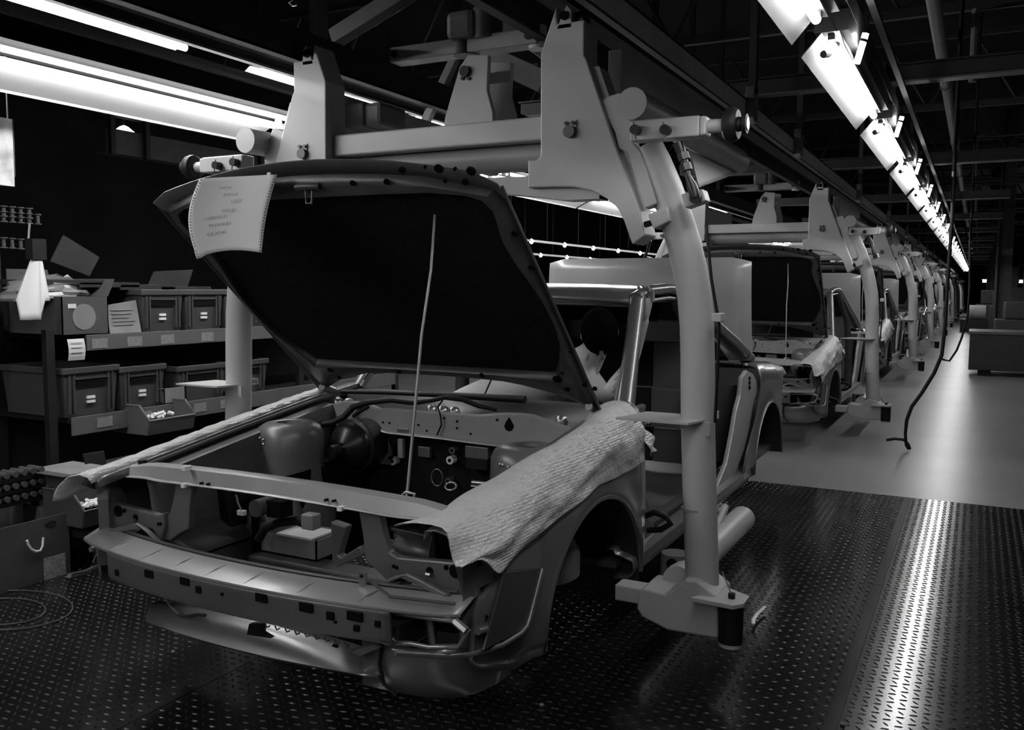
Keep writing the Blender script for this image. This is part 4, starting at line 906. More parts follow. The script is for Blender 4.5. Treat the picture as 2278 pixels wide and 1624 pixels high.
    for u, v, r_, n_ in [(895, 379, .012, 1), (976, 376, .016, 1), (1048, 381, .016, 1), (784, 408, .010, 1), (860, 405, .011, 1), (1035, 405, .012, 1), (990, 403, .006, 1), (1012, 376, .006, 1), (945, 372, .005, 1),
                         (1145, 520, .012, 1), (1183, 595, .013, 1), (735, 823, .016, 1), (754, 840, .010, 1), (888, 827, .012, 1), (1072, 835, .012, 1), (1240, 844, .020, 1), (1251, 830, .007, 1), (1301, 856, .012, 1), (1323, 865, .010, 1), (1262, 866, .012, 1), (1270, 782, .008, 1)]:
        a, h = hpx(u, v, 0.035); q = Vector(HP(a, h, 0.036)); MB().tube([q - nn * 0.006, q + nn * 0.002], r_, 10).build('frame_hole', DARKHOLE, fr)
    a, h = hpx(692, 425, 0.035)
    st = MB().tube([HP(a + 0.02, h - 0.05, 0.036), HP(a + 0.03, h, 0.045), HP(a + 0.02, h + 0.05, 0.036)], 0.012, 8).build('striker_plate', HOODFR, fr, smooth=60)
    MB().tube([HP(a + 0.01, h - 0.015, 0.04), HP(a - 0.02, h - 0.012, 0.075), HP(a - 0.02, h + 0.012, 0.075), HP(a + 0.01, h + 0.015, 0.04)], 0.004, 8).build('striker', STEEL, fr, smooth=60)
    for s in (1, -1):
        MB().tube([HP(0.06, s*0.70, 0.03), (XC + s*0.715, 3.50, -0.53), (XC + s*0.715, 3.56, -0.545)], [0.018, 0.014, 0.014], 8).build('bonnet_hinge', BODYIN, t, smooth=40)
    a, h = hpx(968, 478, 0.02); a2, h2 = hpx(961, 600, 0.02)
    tp = Vector(HP(a, h, 0.02)); bs_ = Vector(PX(905, 1104, y=2.3))
    m2 = PX(959, 600, y=tp.y + (bs_.y - tp.y) * 0.2)
    MB().tube([tuple(tp), m2, PX(938, 745, y=tp.y + (bs_.y - tp.y) * 0.45), tuple(bs_)], 0.0052, 8).build('stay_rod', mat('stay_rod_steel', 0.25, 0.35, metal=0.6), t, smooth=60)
    return t, HP, hpx, LEN, nn
shell, HP, hpx, HLEN, HN = make_car()
index_children()
FARSKIP = ('hole', 'slot', 'stud', 'press_rib', 'edge_tab', 'frame_hole', 'grommet', 'plate_hole', 'clip', 'relay_cluster', 'inner_strut', 'wiper_boss', 'thin_cable', 'bright_pipe', 'wire_ring', 'clamp_ring', 'tab', 'loose_wire', 'wire_plug', 'coiled_hose', 'splash_wire')
NCAR = 10
shells = []
for k in range(NCAR):
    o = shell if k == 0 else copy_tree(shell, off=(0, PITCH * k, 0), skip=FARSKIP if k > 1 else ())
    shells.append(o)
    tag(o, ('bare silver car shell with the printout sheet on its raised bonnet' if k == 0 else 'bare silver car shell with raised bonnet, ' + ORD[k] + ' along from the printout sheet'), 'car', 'car shells on the line')
# ================================================================== protective wrap, paper, worker
def wrap_mat():
    m = bpy.data.materials.new('bubble_wrap'); m.use_nodes = True; nt = m.node_tree; b = nt.nodes['Principled BSDF']
    b.inputs['Base Color'].default_value = (0.58, 0.58, 0.58, 1); b.inputs['Roughness'].default_value = 0.30
    b.inputs['Specular IOR Level'].default_value = 0.7
    tc = nt.nodes.new('ShaderNodeTexCoord')
    vo = nt.nodes.new('ShaderNodeTexVoronoi'); vo.inputs['Scale'].default_value = 105; vo.inputs['Randomness'].default_value = 0.25
    nt.links.new(tc.outputs['Object'], vo.inputs['Vector'])
    no = nt.nodes.new('ShaderNodeTexNoise'); no.inputs['Scale'].default_value = 7; no.inputs['Detail'].default_value = 3
    nt.links.new(tc.outputs['Object'], no.inputs['Vector'])
    b1 = nt.nodes.new('ShaderNodeBump'); b1.inputs['Strength'].default_value = 0.9; b1.inputs['Distance'].default_value = 0.004; b1.invert = True
    b2 = nt.nodes.new('ShaderNodeBump'); b2.inputs['Strength'].default_value = 0.8; b2.inputs['Distance'].default_value = 0.05
    nt.links.new(vo.outputs['Distance'], b1.inputs['Height']); nt.links.new(no.outputs['Fac'], b2.inputs['Height'])
    nt.links.new(b2.outputs['Normal'], b1.inputs['Normal']); nt.links.new(b1.outputs['Normal'], b.inputs['Normal'])
    return m
WRAP = wrap_mat()
def wrap_right():
    # inner edge along the fender gutter, outer edge hanging down the side
    ys = np.linspace(2.11, 3.60, 34)
    low = [PX(u, v, x=-1.235) for u, v in [(1050, 1168), (1075, 1230), (1110, 1285), (1165, 1225), (1215, 1178), (1260, 1140), (1330, 1082), (1400, 1050), (1440, 1020)]]
    ly = [p[1] for p in low]; lz = [p[2] for p in low]
    rows = []
    for i, y in enumerate(ys):
        zt = ztop(y); zb = lerp(ly, lz, y)
        inner = 0.69 - 0.03 * math.sin((y - 2.1) * 5) - (0.10 * max(0, (2.22 - y) / 0.11) if y < 2.22 else 0)
        sec = [(inner, zt - 0.012), (inner + 0.03, zt + 0.008), (0.755, zt + 0.018), (0.795, zt + 0.008), (0.828, zt - 0.03), (0.852, zt - 0.085)]
        nose = max(0, (2.34 - y) / 0.24); dx = -0.035 * nose**2
        n = 9
        row = [(h + dx * (h > 0.8), z) for h, z in sec]
        z0 = zt - 0.085
        if zb > z0 - 0.01: zb = z0 - 0.01
        for k in range(1, n + 1):
            f = k / n; z = z0 + (zb - z0) * f
            e = math.hypot((y - ARCH_F[0]) / ARCH_F[2], max(0, z - ARCH_F[1]) / ARCH_F[3])
            row.append((0.862 + dx + 0.030 * math.exp(-((e - 1.0) / 0.13)**2) + 0.006 * f * math.sin(9*y + 2*f), z))
        pts = []
        for j, (h, z) in enumerate(row):
            wv = 0.004 * math.sin(9*y + 0.9*j) + 0.003 * math.sin(19*y - 0.7*j)
            pts.append((XC + h + wv * (j > 4), y, z + wv * (j <= 6)))
        rows.append(pts)
    # loose tail flapping past the pillar foot
    tail = []
    for f in np.linspace(0.15, 1, 6):
        a = Vector(PX(1400 + 30*f, 897 + 45*f, x=-1.27)); b = Vector(PX(1440 + 27*f, 1020 - 17*f, x=-1.22))
        tail.append([tuple(a.lerp(b, j / 14.0) + Vector((0.02*math.sin(j*0.6 + f*4), 0, 0))) for j in range(15)])
    t = thing('bubble_wrap', (XC + 0.8, 2.9, -0.9), 'grey bubble wrap sheet draped over the front fender beside the wheel arch', 'wrap', 'fender bubble wrap')
    MB().sheet(rows).build('sheet', WRAP, t, smooth=80, solid=0.003, sub=1)
    MB().sheet(tail).build('loose_corner', WRAP, t, smooth=80, solid=0.003, sub=1)
    return t
wr = wrap_right()
def wrap_left():
    ys = np.linspace(2.10, 3.5, 30); rows = []
    for y in ys:
        zt = ztop(y)
        rows.append([(XC - h, y + (0.0 if y > 2.2 else -0.04 * max(0, (h - 0.72)/0.1)), z + 0.004*math.sin(40*y + h*30)) for h, z in [(0.715, zt - 0.01), (0.73, zt + 0.010), (0.76, zt + 0.016), (0.80, zt + 0.004), (0.835, zt - 0.03), (0.85, zt - 0.055), (0.858, zt - 0.085 - 0.01*math.sin(y*9))]])
    t = thing('bubble_wrap', (XC - 0.8, 2.9, -0.9), 'strip of bubble wrap over the fender edge on the parts rack side', 'wrap', 'fender bubble wrap')
    MB().sheet(rows).build('sheet', WRAP, t, smooth=80, solid=0.003)
    return t
wl = wrap_left()
index_children()
for k in (1, 2, 3):
    for o, side in ((wr, 'aisle side'), (wl, 'rack side')):
        c = copy_tree(o, off=(0, PITCH*k, 0))
        c['label'] = 'bubble wrap over the ' + side + ' fender of the ' + ORD[k] + ' car shell along the line'

# printout sheet hanging from the bonnet edge
def printout():
    TL, TR, BR, BL = (444, 397), (617, 388), (582, 562), (438, 572)
    rows = []; n, m_ = 14, 18
    def pt(f, g, off=0.0):
        u = (TL[0]*(1-f) + TR[0]*f) * (1-g) + (BL[0]*(1-f) + BR[0]*f) * g
        v = (TL[1]*(1-f) + TR[1]*f) * (1-g) + (BL[1]*(1-f) + BR[1]*f) * g
        u += -22 * math.sin(math.pi*g) * (1 - f) - 10*math.sin(math.pi*g)*f*0.6
        v += -10 * math.sin(math.pi*f) * g + (4 if g > 0.9 and f < 0.1 else 0)
        y = 2.375 - 0.05 * g + 0.03 * math.sin(math.pi*f) - 0.015*f + off
        return PX(u, v, y=y)
    for i in range(n + 1): rows.append([pt(i / n, j / m_) for j in range(m_ + 1)])
    t = thing('printout_sheet', pt(0.5, 1), 'perforated computer printout sheet hanging from the raised bonnet edge', 'paper')
    MB().sheet(rows).build('sheet', PAPER, t, smooth=80, solid=0.0006)
    mh = MB()
    for f in (0.025, 0.975):
        for j in range(26):
            p = pt(f, 0.02 + 0.96 * j / 25, -0.002); mh.disc(p, (0, 1, 0), 0.0022, 0.001, 8)
    h = mh.build('sprocket_holes', DARKHOLE, t); tag(h, 'rows of punched sprocket holes', kind='stuff')
    lines = [('1 3 0 4 5 3 0 7', .30, .16, .011), ('L O 3 7', .52, .36, .018), ('I C4 G B 1', .42, .48, .017), ('L 1 0 8 R O D G B F', .20, .56, .014), ('R E C O N O 5 8 S', .26, .66, .016), ('G N  H 3 4 1  8', .22, .77, .016), ('0 2 7 - 1 1 4', .40, .26, .014)]
    for s_, f, g, sz in lines:
        p = pt(f, g, -0.004); q = pt(f + 0.2, g, -0.004); dn_ = pt(f, g + 0.1, -0.004)
        ex = (Vector(q) - Vector(p)).normalized(); ey = (Vector(p) - Vector(dn_)); ey = (ey - ex*ey.dot(ex)).normalized(); ez = ex.cross(ey)
        M4 = Matrix(((ex.x, ey.x, ez.x, p[0]), (ex.y, ey.y, ez.y, p[1]), (ex.z, ey.z, ez.z, p[2]), (0, 0, 0, 1)))
        text_part(s_, sz, PRINT, t, M4, 'printed_line', 0.0002)
    MB().box(tuple(Vector(pt(0.9, 0.0, -0.003)) - Vector((0.012, 0, 0.012))), tuple(Vector(pt(0.9, 0.0, -0.001)) + Vector((0.006, 0.004, 0.008)))).build('tape', WHITE, t)
    return t
printout()

# worker leaning into the cabin
def skin_body(name, pts, edges, rad, m, label):
    me = bpy.data.meshes.new(name); me.from_pydata(pts, edges, [])
    o = bpy.data.objects.new(name, me); COL.objects.link(o)
    o.modifiers.new('skin', 'SKIN'); sv = me.skin_vertices[0].data
    for i, r_ in enumerate(rad): sv[i].radius = (r_[0], r_[1]) if isinstance(r_, tuple) else (r_, r_)
    sv[0].use_root = True
    md = o.modifiers.new('sub', 'SUBSURF'); md.levels = 2; md.render_levels = 2
    bpy.context.view_layer.update()
    ev = o.evaluated_get(bpy.context.evaluated_depsgraph_get()); m2 = bpy.data.meshes.new_from_object(ev)
    bpy.data.objects.remove(o)
    for p in m2.polygons: p.use_smooth = True
    m2.materials.clear(); m2.materials.append(m)
    return m2
SKIN = mat('skin', 0.34, 0.5, var=0.08); SHIRT = mat('white_shirt_cotton', 0.62, 0.85, var=0.06, scale=7, bump=0.35, bscale=9, spec=0.2)
HAIR = mat('black_hair', 0.003, 0.95, var=0.2, spec=0.03); TROUSER = mat('dark_trousers', 0.03, 0.8, var=0.2)
def worker():
    base = Vector((-2.65, 4.25, -1.15))
    t = thing('person', tuple(base), 'person in a white shirt bending inside the cabin behind the raised bonnet, arm reaching up', 'person')
    V = [(-2.72, 4.28, -0.80), (-2.44, 4.24, -0.66), (-2.08, 4.18, -0.53), (-1.74, 4.12, -0.41), (-1.67, 4.06, -0.33), (-1.62, 4.00, -0.25),
         (-1.70, 4.00, -0.43), (-1.57, 3.98, -0.53), (-1.50, 4.10, -0.40), (-1.47, 4.13, -0.30), (-1.43, 4.15, -0.14),
         (-1.84, 4.30, -0.42), (-1.76, 4.42, -0.56), (-1.62, 4.40, -0.66),
         (-2.74, 4.16, -0.86), (-2.50, 3.98, -1.02), (-2.66, 3.95, -1.12), (-2.76, 4.42, -0.86), (-2.55, 4.62, -1.02), (-2.72, 4.70, -1.12)]
    E_ = [(0, 1), (1, 2), (2, 3), (3, 4), (4, 5), (3, 6), (6, 7), (7, 8), (8, 9), (9, 10), (3, 11), (11, 12), (12, 13), (0, 14), (14, 15), (15, 16), (0, 17), (17, 18), (18, 19)]
    Rr = [(0.17, 0.14), (0.17, 0.14), (0.19, 0.15), (0.17, 0.14), 0.06, 0.075, 0.068, 0.05, 0.04, 0.03, 0.02, 0.068, 0.05, 0.03, 0.09, 0.07, 0.05, 0.09, 0.07, 0.05]
    me = skin_body('body', [tuple(Vector(p) - base) for p in V], E_, Rr, SHIRT, '')
    # skin on forearms, trousers below the waist
    me.materials.append(SKIN); me.materials.append(TROUSER)
    for p in me.polygons:
        c = Vector(p.center) + base
        if c.x > -1.53 and (c.z > -0.50 or c.y > 4.3) or (c.x > -1.72 and c.z > -0.29 and c.y < 4.2): p.material_index = 1
        elif c.x < -2.66 or c.z < -0.86: p.material_index = 2
    o = bpy.data.objects.new('body', me); COL.objects.link(o); o.parent = t; o['_w'] = tuple(base)
    hc = Vector((-1.60, 3.97, -0.225))
    hd = MB().lathe((0, 0, 0), [(0.0, 0.125), (0.045, 0.115), (0.075, 0.085), (0.088, 0.04), (0.086, -0.01), (0.078, -0.05), (0.062, -0.09), (0.04, -0.115), (0.0, -0.122)], 20)
    # tilt the head forward (face down towards the dash), profile with nose, brow, ears
    ez_ = Vector((0.30, -0.82, 0.42)).normalized(); fc_ = Vector((0.25, -0.35, -0.9)); fc_ = (fc_ - ez_ * fc_.dot(ez_)).normalized()
    ey_ = -fc_; ex_ = ey_.cross(ez_); Rm = Matrix(((ex_.x, ey_.x, ez_.x), (ex_.y, ey_.y, ez_.y), (ex_.z, ey_.z, ez_.z)))
    hd.v = [tuple(hc + Rm @ Vector((p[0]*0.88, p[1]*1.05, p[2]))) for p in hd.v]
    h = hd.build('head', SKIN, t, smooth=80)
    nose = MB().tube([tuple(hc + Rm @ Vector(q)) for q in [(0.0, -0.085, 0.02), (0.0, -0.105, -0.01), (0.0, -0.11, -0.025), (0, -0.085, -0.035)]], [0.008, 0.012, 0.014, 0.008], 8); nose.build('nose', SKIN, h, smooth=80)
    for s in (-1, 1):
        MB().lathe(tuple(hc + Rm @ Vector((s*0.078, 0.005, 0.0))), [(0.0, -0.01), (0.022, -0.006), (0.028, 0.0), (0.02, 0.008), (0.0, 0.01)], 12, 'x').build('ear', SKIN, h, smooth=80)
        MB().lathe(tuple(hc + Rm @ Vector((s*0.032, -0.079, 0.015))), [(0.0, -0.008), (0.009, -0.005), (0.012, 0), (0.009, 0.005), (0.0, 0.008)], 10, 'y').build('eye', HAIR, h, smooth=80)
    MB().tube([tuple(hc + Rm @ Vector(q)) for q in [(-0.025, -0.08, -0.058), (0, -0.086, -0.06), (0.025, -0.08, -0.058)]], 0.005, 6).build('mouth', mat('lip', 0.2, 0.5), h, smooth=80)
    hr = MB().lathe((0, 0, 0), [(0.0, 0.138), (0.05, 0.128), (0.085, 0.095), (0.10, 0.045), (0.10, 0.0), (0.094, -0.05), (0.075, -0.09)], 20)
    hr.v = [tuple(hc + Rm @ Vector((p[0]*0.9, p[1]*1.05 + 0.012, p[2] + 0.006))) for p in hr.v]
    hr.build('hair', HAIR, h, smooth=80)
    # right hand reaching up: palm with five fingers curled on the pillar trim
    w0 = Vector((-1.43, 4.15, -0.14))
    def finger(a, b, c, d): return MB().tube([tuple(w0 + Vector(q)) for q in (a, b, c, d)], [0.0095, 0.009, 0.008, 0.006], 8)
    MB().tube([tuple(w0 + Vector(q)) for q in [(-0.004, -0.004, -0.02), (0, 0, 0.02), (0.004, 0.004, 0.06), (0.006, 0.006, 0.09)]], [0.024, 0.034, 0.040, 0.034], 12, flat=0.5).build('palm', SKIN, t, smooth=80)
    for k, (dx, ln) in enumerate(((-0.030, 0.068), (-0.010, 0.078), (0.011, 0.073), (0.030, 0.058))):
        finger((dx, 0.006, 0.075), (dx*1.05, 0.002, 0.085 + ln*0.4), (dx*1.08, -0.012, 0.085 + ln*0.75), (dx*1.08, -0.032, 0.085 + ln*0.9)).build('finger', SKIN, t, smooth=80)
    finger((-0.026, -0.002, 0.02), (-0.045, -0.012, 0.045), (-0.05, -0.026, 0.068), (-0.046, -0.036, 0.085)).build('thumb', SKIN, t, smooth=80)
    # other hand, low, on the seat frame
    w1 = Vector((-1.62, 4.40, -0.66))
    MB().tube([tuple(w1 + Vector(q)) for q in [(-0.03, 0, 0.01), (0.01, 0, 0), (0.06, 0, -0.01), (0.08, 0, -0.015)]], [0.024, 0.034, 0.038, 0.03], 12, flat=0.5).build('palm', SKIN, t, smooth=80)
    for k, dy in enumerate((-0.03, -0.01, 0.01, 0.03)):
        MB().tube([tuple(w1 + Vector(q)) for q in [(0.07, dy, -0.01), (0.11, dy, -0.02), (0.135 - 0.01*abs(k-1), dy, -0.045)]], [0.0095, 0.0085, 0.006], 8).build('finger', SKIN, t, smooth=80)
    MB().tube([tuple(w1 + Vector(q)) for q in [(0.01, -0.03, 0), (0.04, -0.05, -0.01), (0.07, -0.05, -0.02)]], [0.010, 0.009, 0.007], 8).build('thumb', SKIN, t, smooth=80)
    # collar and cuff
    MB().tube([(-1.67 + 0.05*math.cos(a)*0.6, 4.06 + 0.065*math.sin(a), -0.325 + 0.05*math.cos(a)) for a in np.linspace(0, 6.2832, 20)], 0.012, 8).build('collar', SHIRT, t, smooth=80)
worker()

# ================================================================== parts rack on the far side of the line
RX = -4.5
def rack():
    t = thing('parts_rack', (RX - 0.35, 4.4, FZ), 'dark steel parts rack with labelled shelf edges behind the car', 'rack')
    def shelf(v0u, v0v, v1u, v1v, hgt, ya=None, yb=None):
        a, b = PX(v0u, v0v, x=RX), PX(v1u, v1v, x=RX)
        z = (a[2] + b[2]) / 2; y0, y1 = ya or a[1], yb or 6.4
        s = MB().box((RX - 0.75, y0, z - 0.03), (RX - 0.01, y1, z)).build('shelf_board', SHELFDK, t)
        MB().box((RX - 0.012, y0, z - hgt), (RX, y1, z + 0.005)).build('shelf_lip', SHELF, s, bevel=0.002)
        return s, z, y0
    s1, za, ya = shelf(193, 748, 523, 730, 0.085)
    s2, zb, yb = shelf(160, 923, 530, 886, 0.10)
    s3, zc, yc = shelf(160, 1120, 300, 1100, 0.05, ya=3.05)
    for y in (yb - 0.10, 5.2, 6.45):
        MB().box((RX - 0.06, y - 0.025, FZ), (RX - 0.02, y + 0.025, -0.25)).build('upright', SHELFDK, t)
    for y in (ya - 0.06, 6.45):
        MB().box((RX - 0.75, y - 0.025, FZ), (RX - 0.71, y + 0.025, 0.6)).build('upright', SHELFDK, t)
    MB().box((RX - 0.78, 3.05, -1.2), (RX - 0.76, 6.6, -0.1)).build('back_panel', DARKWALL, t)
    for s_, z, us in ((s1, za, (221, 299, 372, 461)), (s2, zb, (232, 321, 445, 503))):
        for u in us:
            y = PX(u, 745 if s_ is s1 else 905, x=RX)[1]
            MB().box((RX, y - 0.052, z - 0.075), (RX + 0.003, y + 0.052, z - 0.018)).build('shelf_label', mat('label_card', 0.20, 0.8, var=0.2, scale=60), s_)
    return za, zb, zc
ZA, ZB, ZC = rack()
def bin_(y0, y1, z, h, d, label, clip=True, x=None):
    x = RX - 0.02 if x is None else x
    t = thing('parts_bin', (x - d/2, (y0+y1)/2, z), label, 'bin', 'ribbed parts bins on the rack')
    k = 0.018
    F_ = [(x - k, y0 + k, z), (x - k, y1 - k, z), (x - d + k, y1 - k, z), (x - d + k, y0 + k, z)]
    T_ = [(x, y0, z + h), (x, y1, z + h), (x - d, y1, z + h), (x - d, y0, z + h)]
    m = MB().add(F_ + T_, [(0, 1, 2, 3), (0, 1, 5, 4), (1, 2, 6, 5), (2, 3, 7, 6), (3, 0, 4, 7)])
    m.build('body', BIN, t, solid=0.006)
    rm = MB()
    e = 0.012
    for a, b in (((x - 0.004, y0 - e, z + h - 0.035), (x + e, y1 + e, z + h)), ((x - d - e, y0 - e, z + h - 0.035), (x - d + 0.004, y1 + e, z + h)), ((x - d, y0 - e, z + h - 0.035), (x, y0 + 0.004, z + h)), ((x - d, y1 - 0.004, z + h - 0.035), (x, y1 + e, z + h))): rm.box(a, b)
    rm.build('rim', BIN, t, bevel=0.004)
    w_ = y1 - y0
    MB().box((x - 0.006, y0 + 0.22*w_, z + h*0.60), (x + 0.004, y1 - 0.22*w_, z + h*0.74)).build('handle_slot', DARKHOLE, t)
    MB().box((x - 0.006, y0 + 0.2*w_, z + h*0.75), (x + 0.009, y1 - 0.2*w_, z + h*0.78)).build('handle_ledge', BIN, t)
    for f in (0.10, 0.18, 0.82, 0.90):
        MB().box((x - 0.014, y0 + f*w_ - 0.005, z + 0.02), (x + 0.006, y0 + f*w_ + 0.005, z + h - 0.03)).build('rib', BIN, t)
    if clip:
        c = MB().box((x - 0.012, y0 + 0.42*w_, z + 0.07), (x + 0.004, y0 + 0.56*w_, z + 0.085)).build('label_clip', WHITE, t)
        MB().box((x - 0.012, y0 + 0.42*w_, z + 0.095), (x + 0.004, y0 + 0.56*w_, z + 0.11)).build('label_clip', WHITE, t)
    return t
def yb_(u, v=700, x=RX): return PX(u, v, x=x)[1]
bin_(yb_(322), yb_(412), ZA + 0.005, 0.26, 0.55, 'grey ribbed bin on the upper rack shelf beside the note card')
bin_(yb_(418), yb_(500), ZA + 0.005, 0.26, 0.55, 'grey ribbed bin on the upper rack shelf beside the hanger post')
bin_(yb_(505), yb_(590), ZA + 0.005, 0.26, 0.55, 'grey ribbed bin half hidden behind the hanger post, upper shelf', clip=False)
bin_(yb_(148, 900), yb_(268, 900), ZB + 0.005, 0.28, 0.55, 'large dark bin at the end of the lower rack shelf')
bin_(yb_(274, 900), yb_(372, 900), ZB + 0.005, 0.26, 0.55, 'dark bin on the lower shelf above the open tray')
bin_(yb_(402, 900), yb_(508, 900), ZB + 0.005, 0.23, 0.50, 'dark bin on the lower shelf left of the hanger post ledge', clip=False)
bin_(yb_(512, 900), yb_(600, 900), ZB + 0.005, 0.23, 0.50, 'dark bin on the lower shelf behind the hanger post ledge', clip=False)
def carton(name, x0, x1, y0, y1, z, h, m, label, flaps=(), group=None):
    t = thing(name, ((x0+x1)/2, (y0+y1)/2, z), label, 'box', group)
    mb = MB()
    for a, b in (((x0, y0, z), (x1, y1, z + 0.006)), ((x0, y0, z), (x0 + 0.006, y1, z + h)), ((x1 - 0.006, y0, z), (x1, y1, z + h)), ((x0, y0, z), (x1, y0 + 0.006, z + h)), ((x0, y1 - 0.006, z), (x1, y1, z + h))): mb.box(a, b)
    mb.build('body', m, t)
    for (side, ang, ln) in flaps:
        dx, dz = ln * math.cos(ang), ln * math.sin(ang)
        if side == 'front': P = [(x1, y0, z + h), (x1, y1, z + h), (x1 + dx, y1 - 0.02, z + h + dz), (x1 + dx, y0 + 0.02, z + h + dz)]
        elif side == 'back': P = [(x0, y0, z + h), (x0, y1, z + h), (x0 - dx, y1 - 0.02, z + h + dz), (x0 - dx, y0 + 0.02, z + h + dz)]
        elif side == 'near': P = [(x0, y0, z + h), (x1, y0, z + h), (x1 - 0.02, y0 - dx, z + h + dz), (x0 + 0.02, y0 - dx, z + h + dz)]
        else: P = [(x0, y1, z + h), (x1, y1, z + h), (x1 - 0.02, y1 + dx, z + h + dz), (x0 + 0.02, y1 + dx, z + h + dz)]
        MB().add(P, [(0, 1, 2, 3)]).build('flap', m, t, solid=0.005)
    return t
c1 = carton('carton', RX - 0.5, RX - 0.02, yb_(143), yb_(246), ZA + 0.005, 0.22, CARD, 'open brown carton with raised flaps at the end of the upper shelf', (('back', 1.35, 0.16), ('far', 1.0, 0.12)))
p = PX(192, 705, x=RX); MB().disc((RX - 0.018, p[1], p[2]), (1, 0, 0), 0.075, 0.003, 18).build('round_sticker', CARDL, c1)
MB().box((RX - 0.022, p[1] - 0.10, p[2] + 0.05), (RX - 0.016, p[1] - 0.05, p[2] + 0.075)).build('paper_scrap', PAPER, c1)
# crumpled plastic bag spilling from the carton
rows = []
for i in range(13):
    rows.append([(RX - 0.25 + 0.17*math.cos(2*math.pi*j/16) * (1 - 0.5*(i/12)**2) + random.uniform(-.015, .015), (yb_(143) + yb_(246))/2 - 0.08 + 0.26*math.sin(2*math.pi*j/16)*(1 - 0.5*(i/12)**2) + random.uniform(-.015, .015), ZA + 0.2 + 0.012*i + random.uniform(-.008, .012)) for j in range(16)])
tag(MB().sheet(rows, closed=True).build('plastic_bag', mat('crumpled_plastic', 0.16, 0.2, var=0.3, spec=0.8), smooth=20), 'crumpled clear plastic bag spilling over the open carton', 'bag')
q0, q1 = PX(249, 690, x=RX), PX(318, 684, x=RX)
nc = MB().prism([(RX - 0.02, q0[1], ZA + 0.006), (RX - 0.02, q1[1], ZA + 0.006), (RX - 0.06, q1[1], ZA + 0.20), (RX - 0.06, q0[1], ZA + 0.17)], (-0.008, 0, 0)).build('note_card', CARDL)
tag(nc, 'pale handwritten card standing beside the open carton', 'card')
for k in range(5):
    z = ZA + 0.14 - 0.022 * k; xx = RX - 0.018 - 0.04 * (z - ZA) / 0.19
    MB().box((xx - 0.001, q0[1] + 0.03, z), (xx + 0.003, q1[1] - 0.03 - 0.02*(k % 3), z + 0.005)).build('written_line', PRINT, nc)
a = PX(150, 755, x=RX + 0.01); b = PX(189, 800, x=RX + 0.01)
tg = MB().sheet([[(RX + 0.006 + 0.012*math.sin(f*3), a[1] + (b[1]-a[1])*g, a[2] + (b[2]-a[2])*f) for g in (0, 0.5, 1)] for f in np.linspace(0, 1, 6)]).build('paper_tag', PAPER, solid=0.001)
tag(tg, 'handwritten paper tag hanging over the upper shelf edge', 'tag')
for k in range(4):
    z = a[2] - 0.02 - 0.028*k; MB().box((RX + 0.018, a[1] + 0.015, z - 0.003), (RX + 0.021, b[1] - 0.02, z)).build('written_line', PRINT, tg)
# items above the upper shelf
def slab(name, pts, x, th, m, label, cat):
    return tag(MB().prism([PX(u, v, x=x) for u, v in pts], (-th, 0, 0)).build(name, m, bevel=0.003), label, cat)
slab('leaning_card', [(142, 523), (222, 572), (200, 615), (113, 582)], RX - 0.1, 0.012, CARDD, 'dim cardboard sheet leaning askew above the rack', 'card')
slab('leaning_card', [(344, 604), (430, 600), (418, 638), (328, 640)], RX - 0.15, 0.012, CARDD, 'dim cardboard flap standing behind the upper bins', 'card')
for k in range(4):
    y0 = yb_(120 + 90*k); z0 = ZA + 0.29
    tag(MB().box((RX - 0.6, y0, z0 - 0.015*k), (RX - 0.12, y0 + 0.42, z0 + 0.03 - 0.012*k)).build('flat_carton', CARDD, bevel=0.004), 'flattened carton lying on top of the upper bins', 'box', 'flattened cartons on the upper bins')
for y in (4.0, 5.3):
    pass
# paper cone hung on the rack end
c = PX(68, 640, x=RX + 0.02)
t = thing('paper_cone', (c[0], c[1], c[2] - 0.16), 'white paper sheet rolled into a cone hanging at the rack end', 'paper')
rows = []
for i in range(10):
    f = i / 9; rr = 0.035 + 0.07 * f
    rows.append([(c[0] + rr*math.cos(aa)*0.6, c[1] + 0.04 - 0.03*f + rr*math.sin(aa)*0.85, c[2] + 0.15 - 0.22*f - (0.10 * f if math.sin(aa) < 0.3 and math.cos(aa) > 0 else 0)) for aa in np.linspace(0, 2*math.pi, 20)])
MB().sheet(rows).build('sheet', PAPER, t, smooth=60, solid=0.002)
MB().box((c[0] - 0.03, c[1] + 0.0, c[2] + 0.15), (c[0] + 0.03, c[1] + 0.08, c[2] + 0.26)).build('hook_block', BLACK, t)
MB().tube([(c[0], c[1], c[2] + 0.26), (c[0], c[1] + 0.01, c[2] + 0.34)], 0.006, 6).build('hook', STEEL, t)
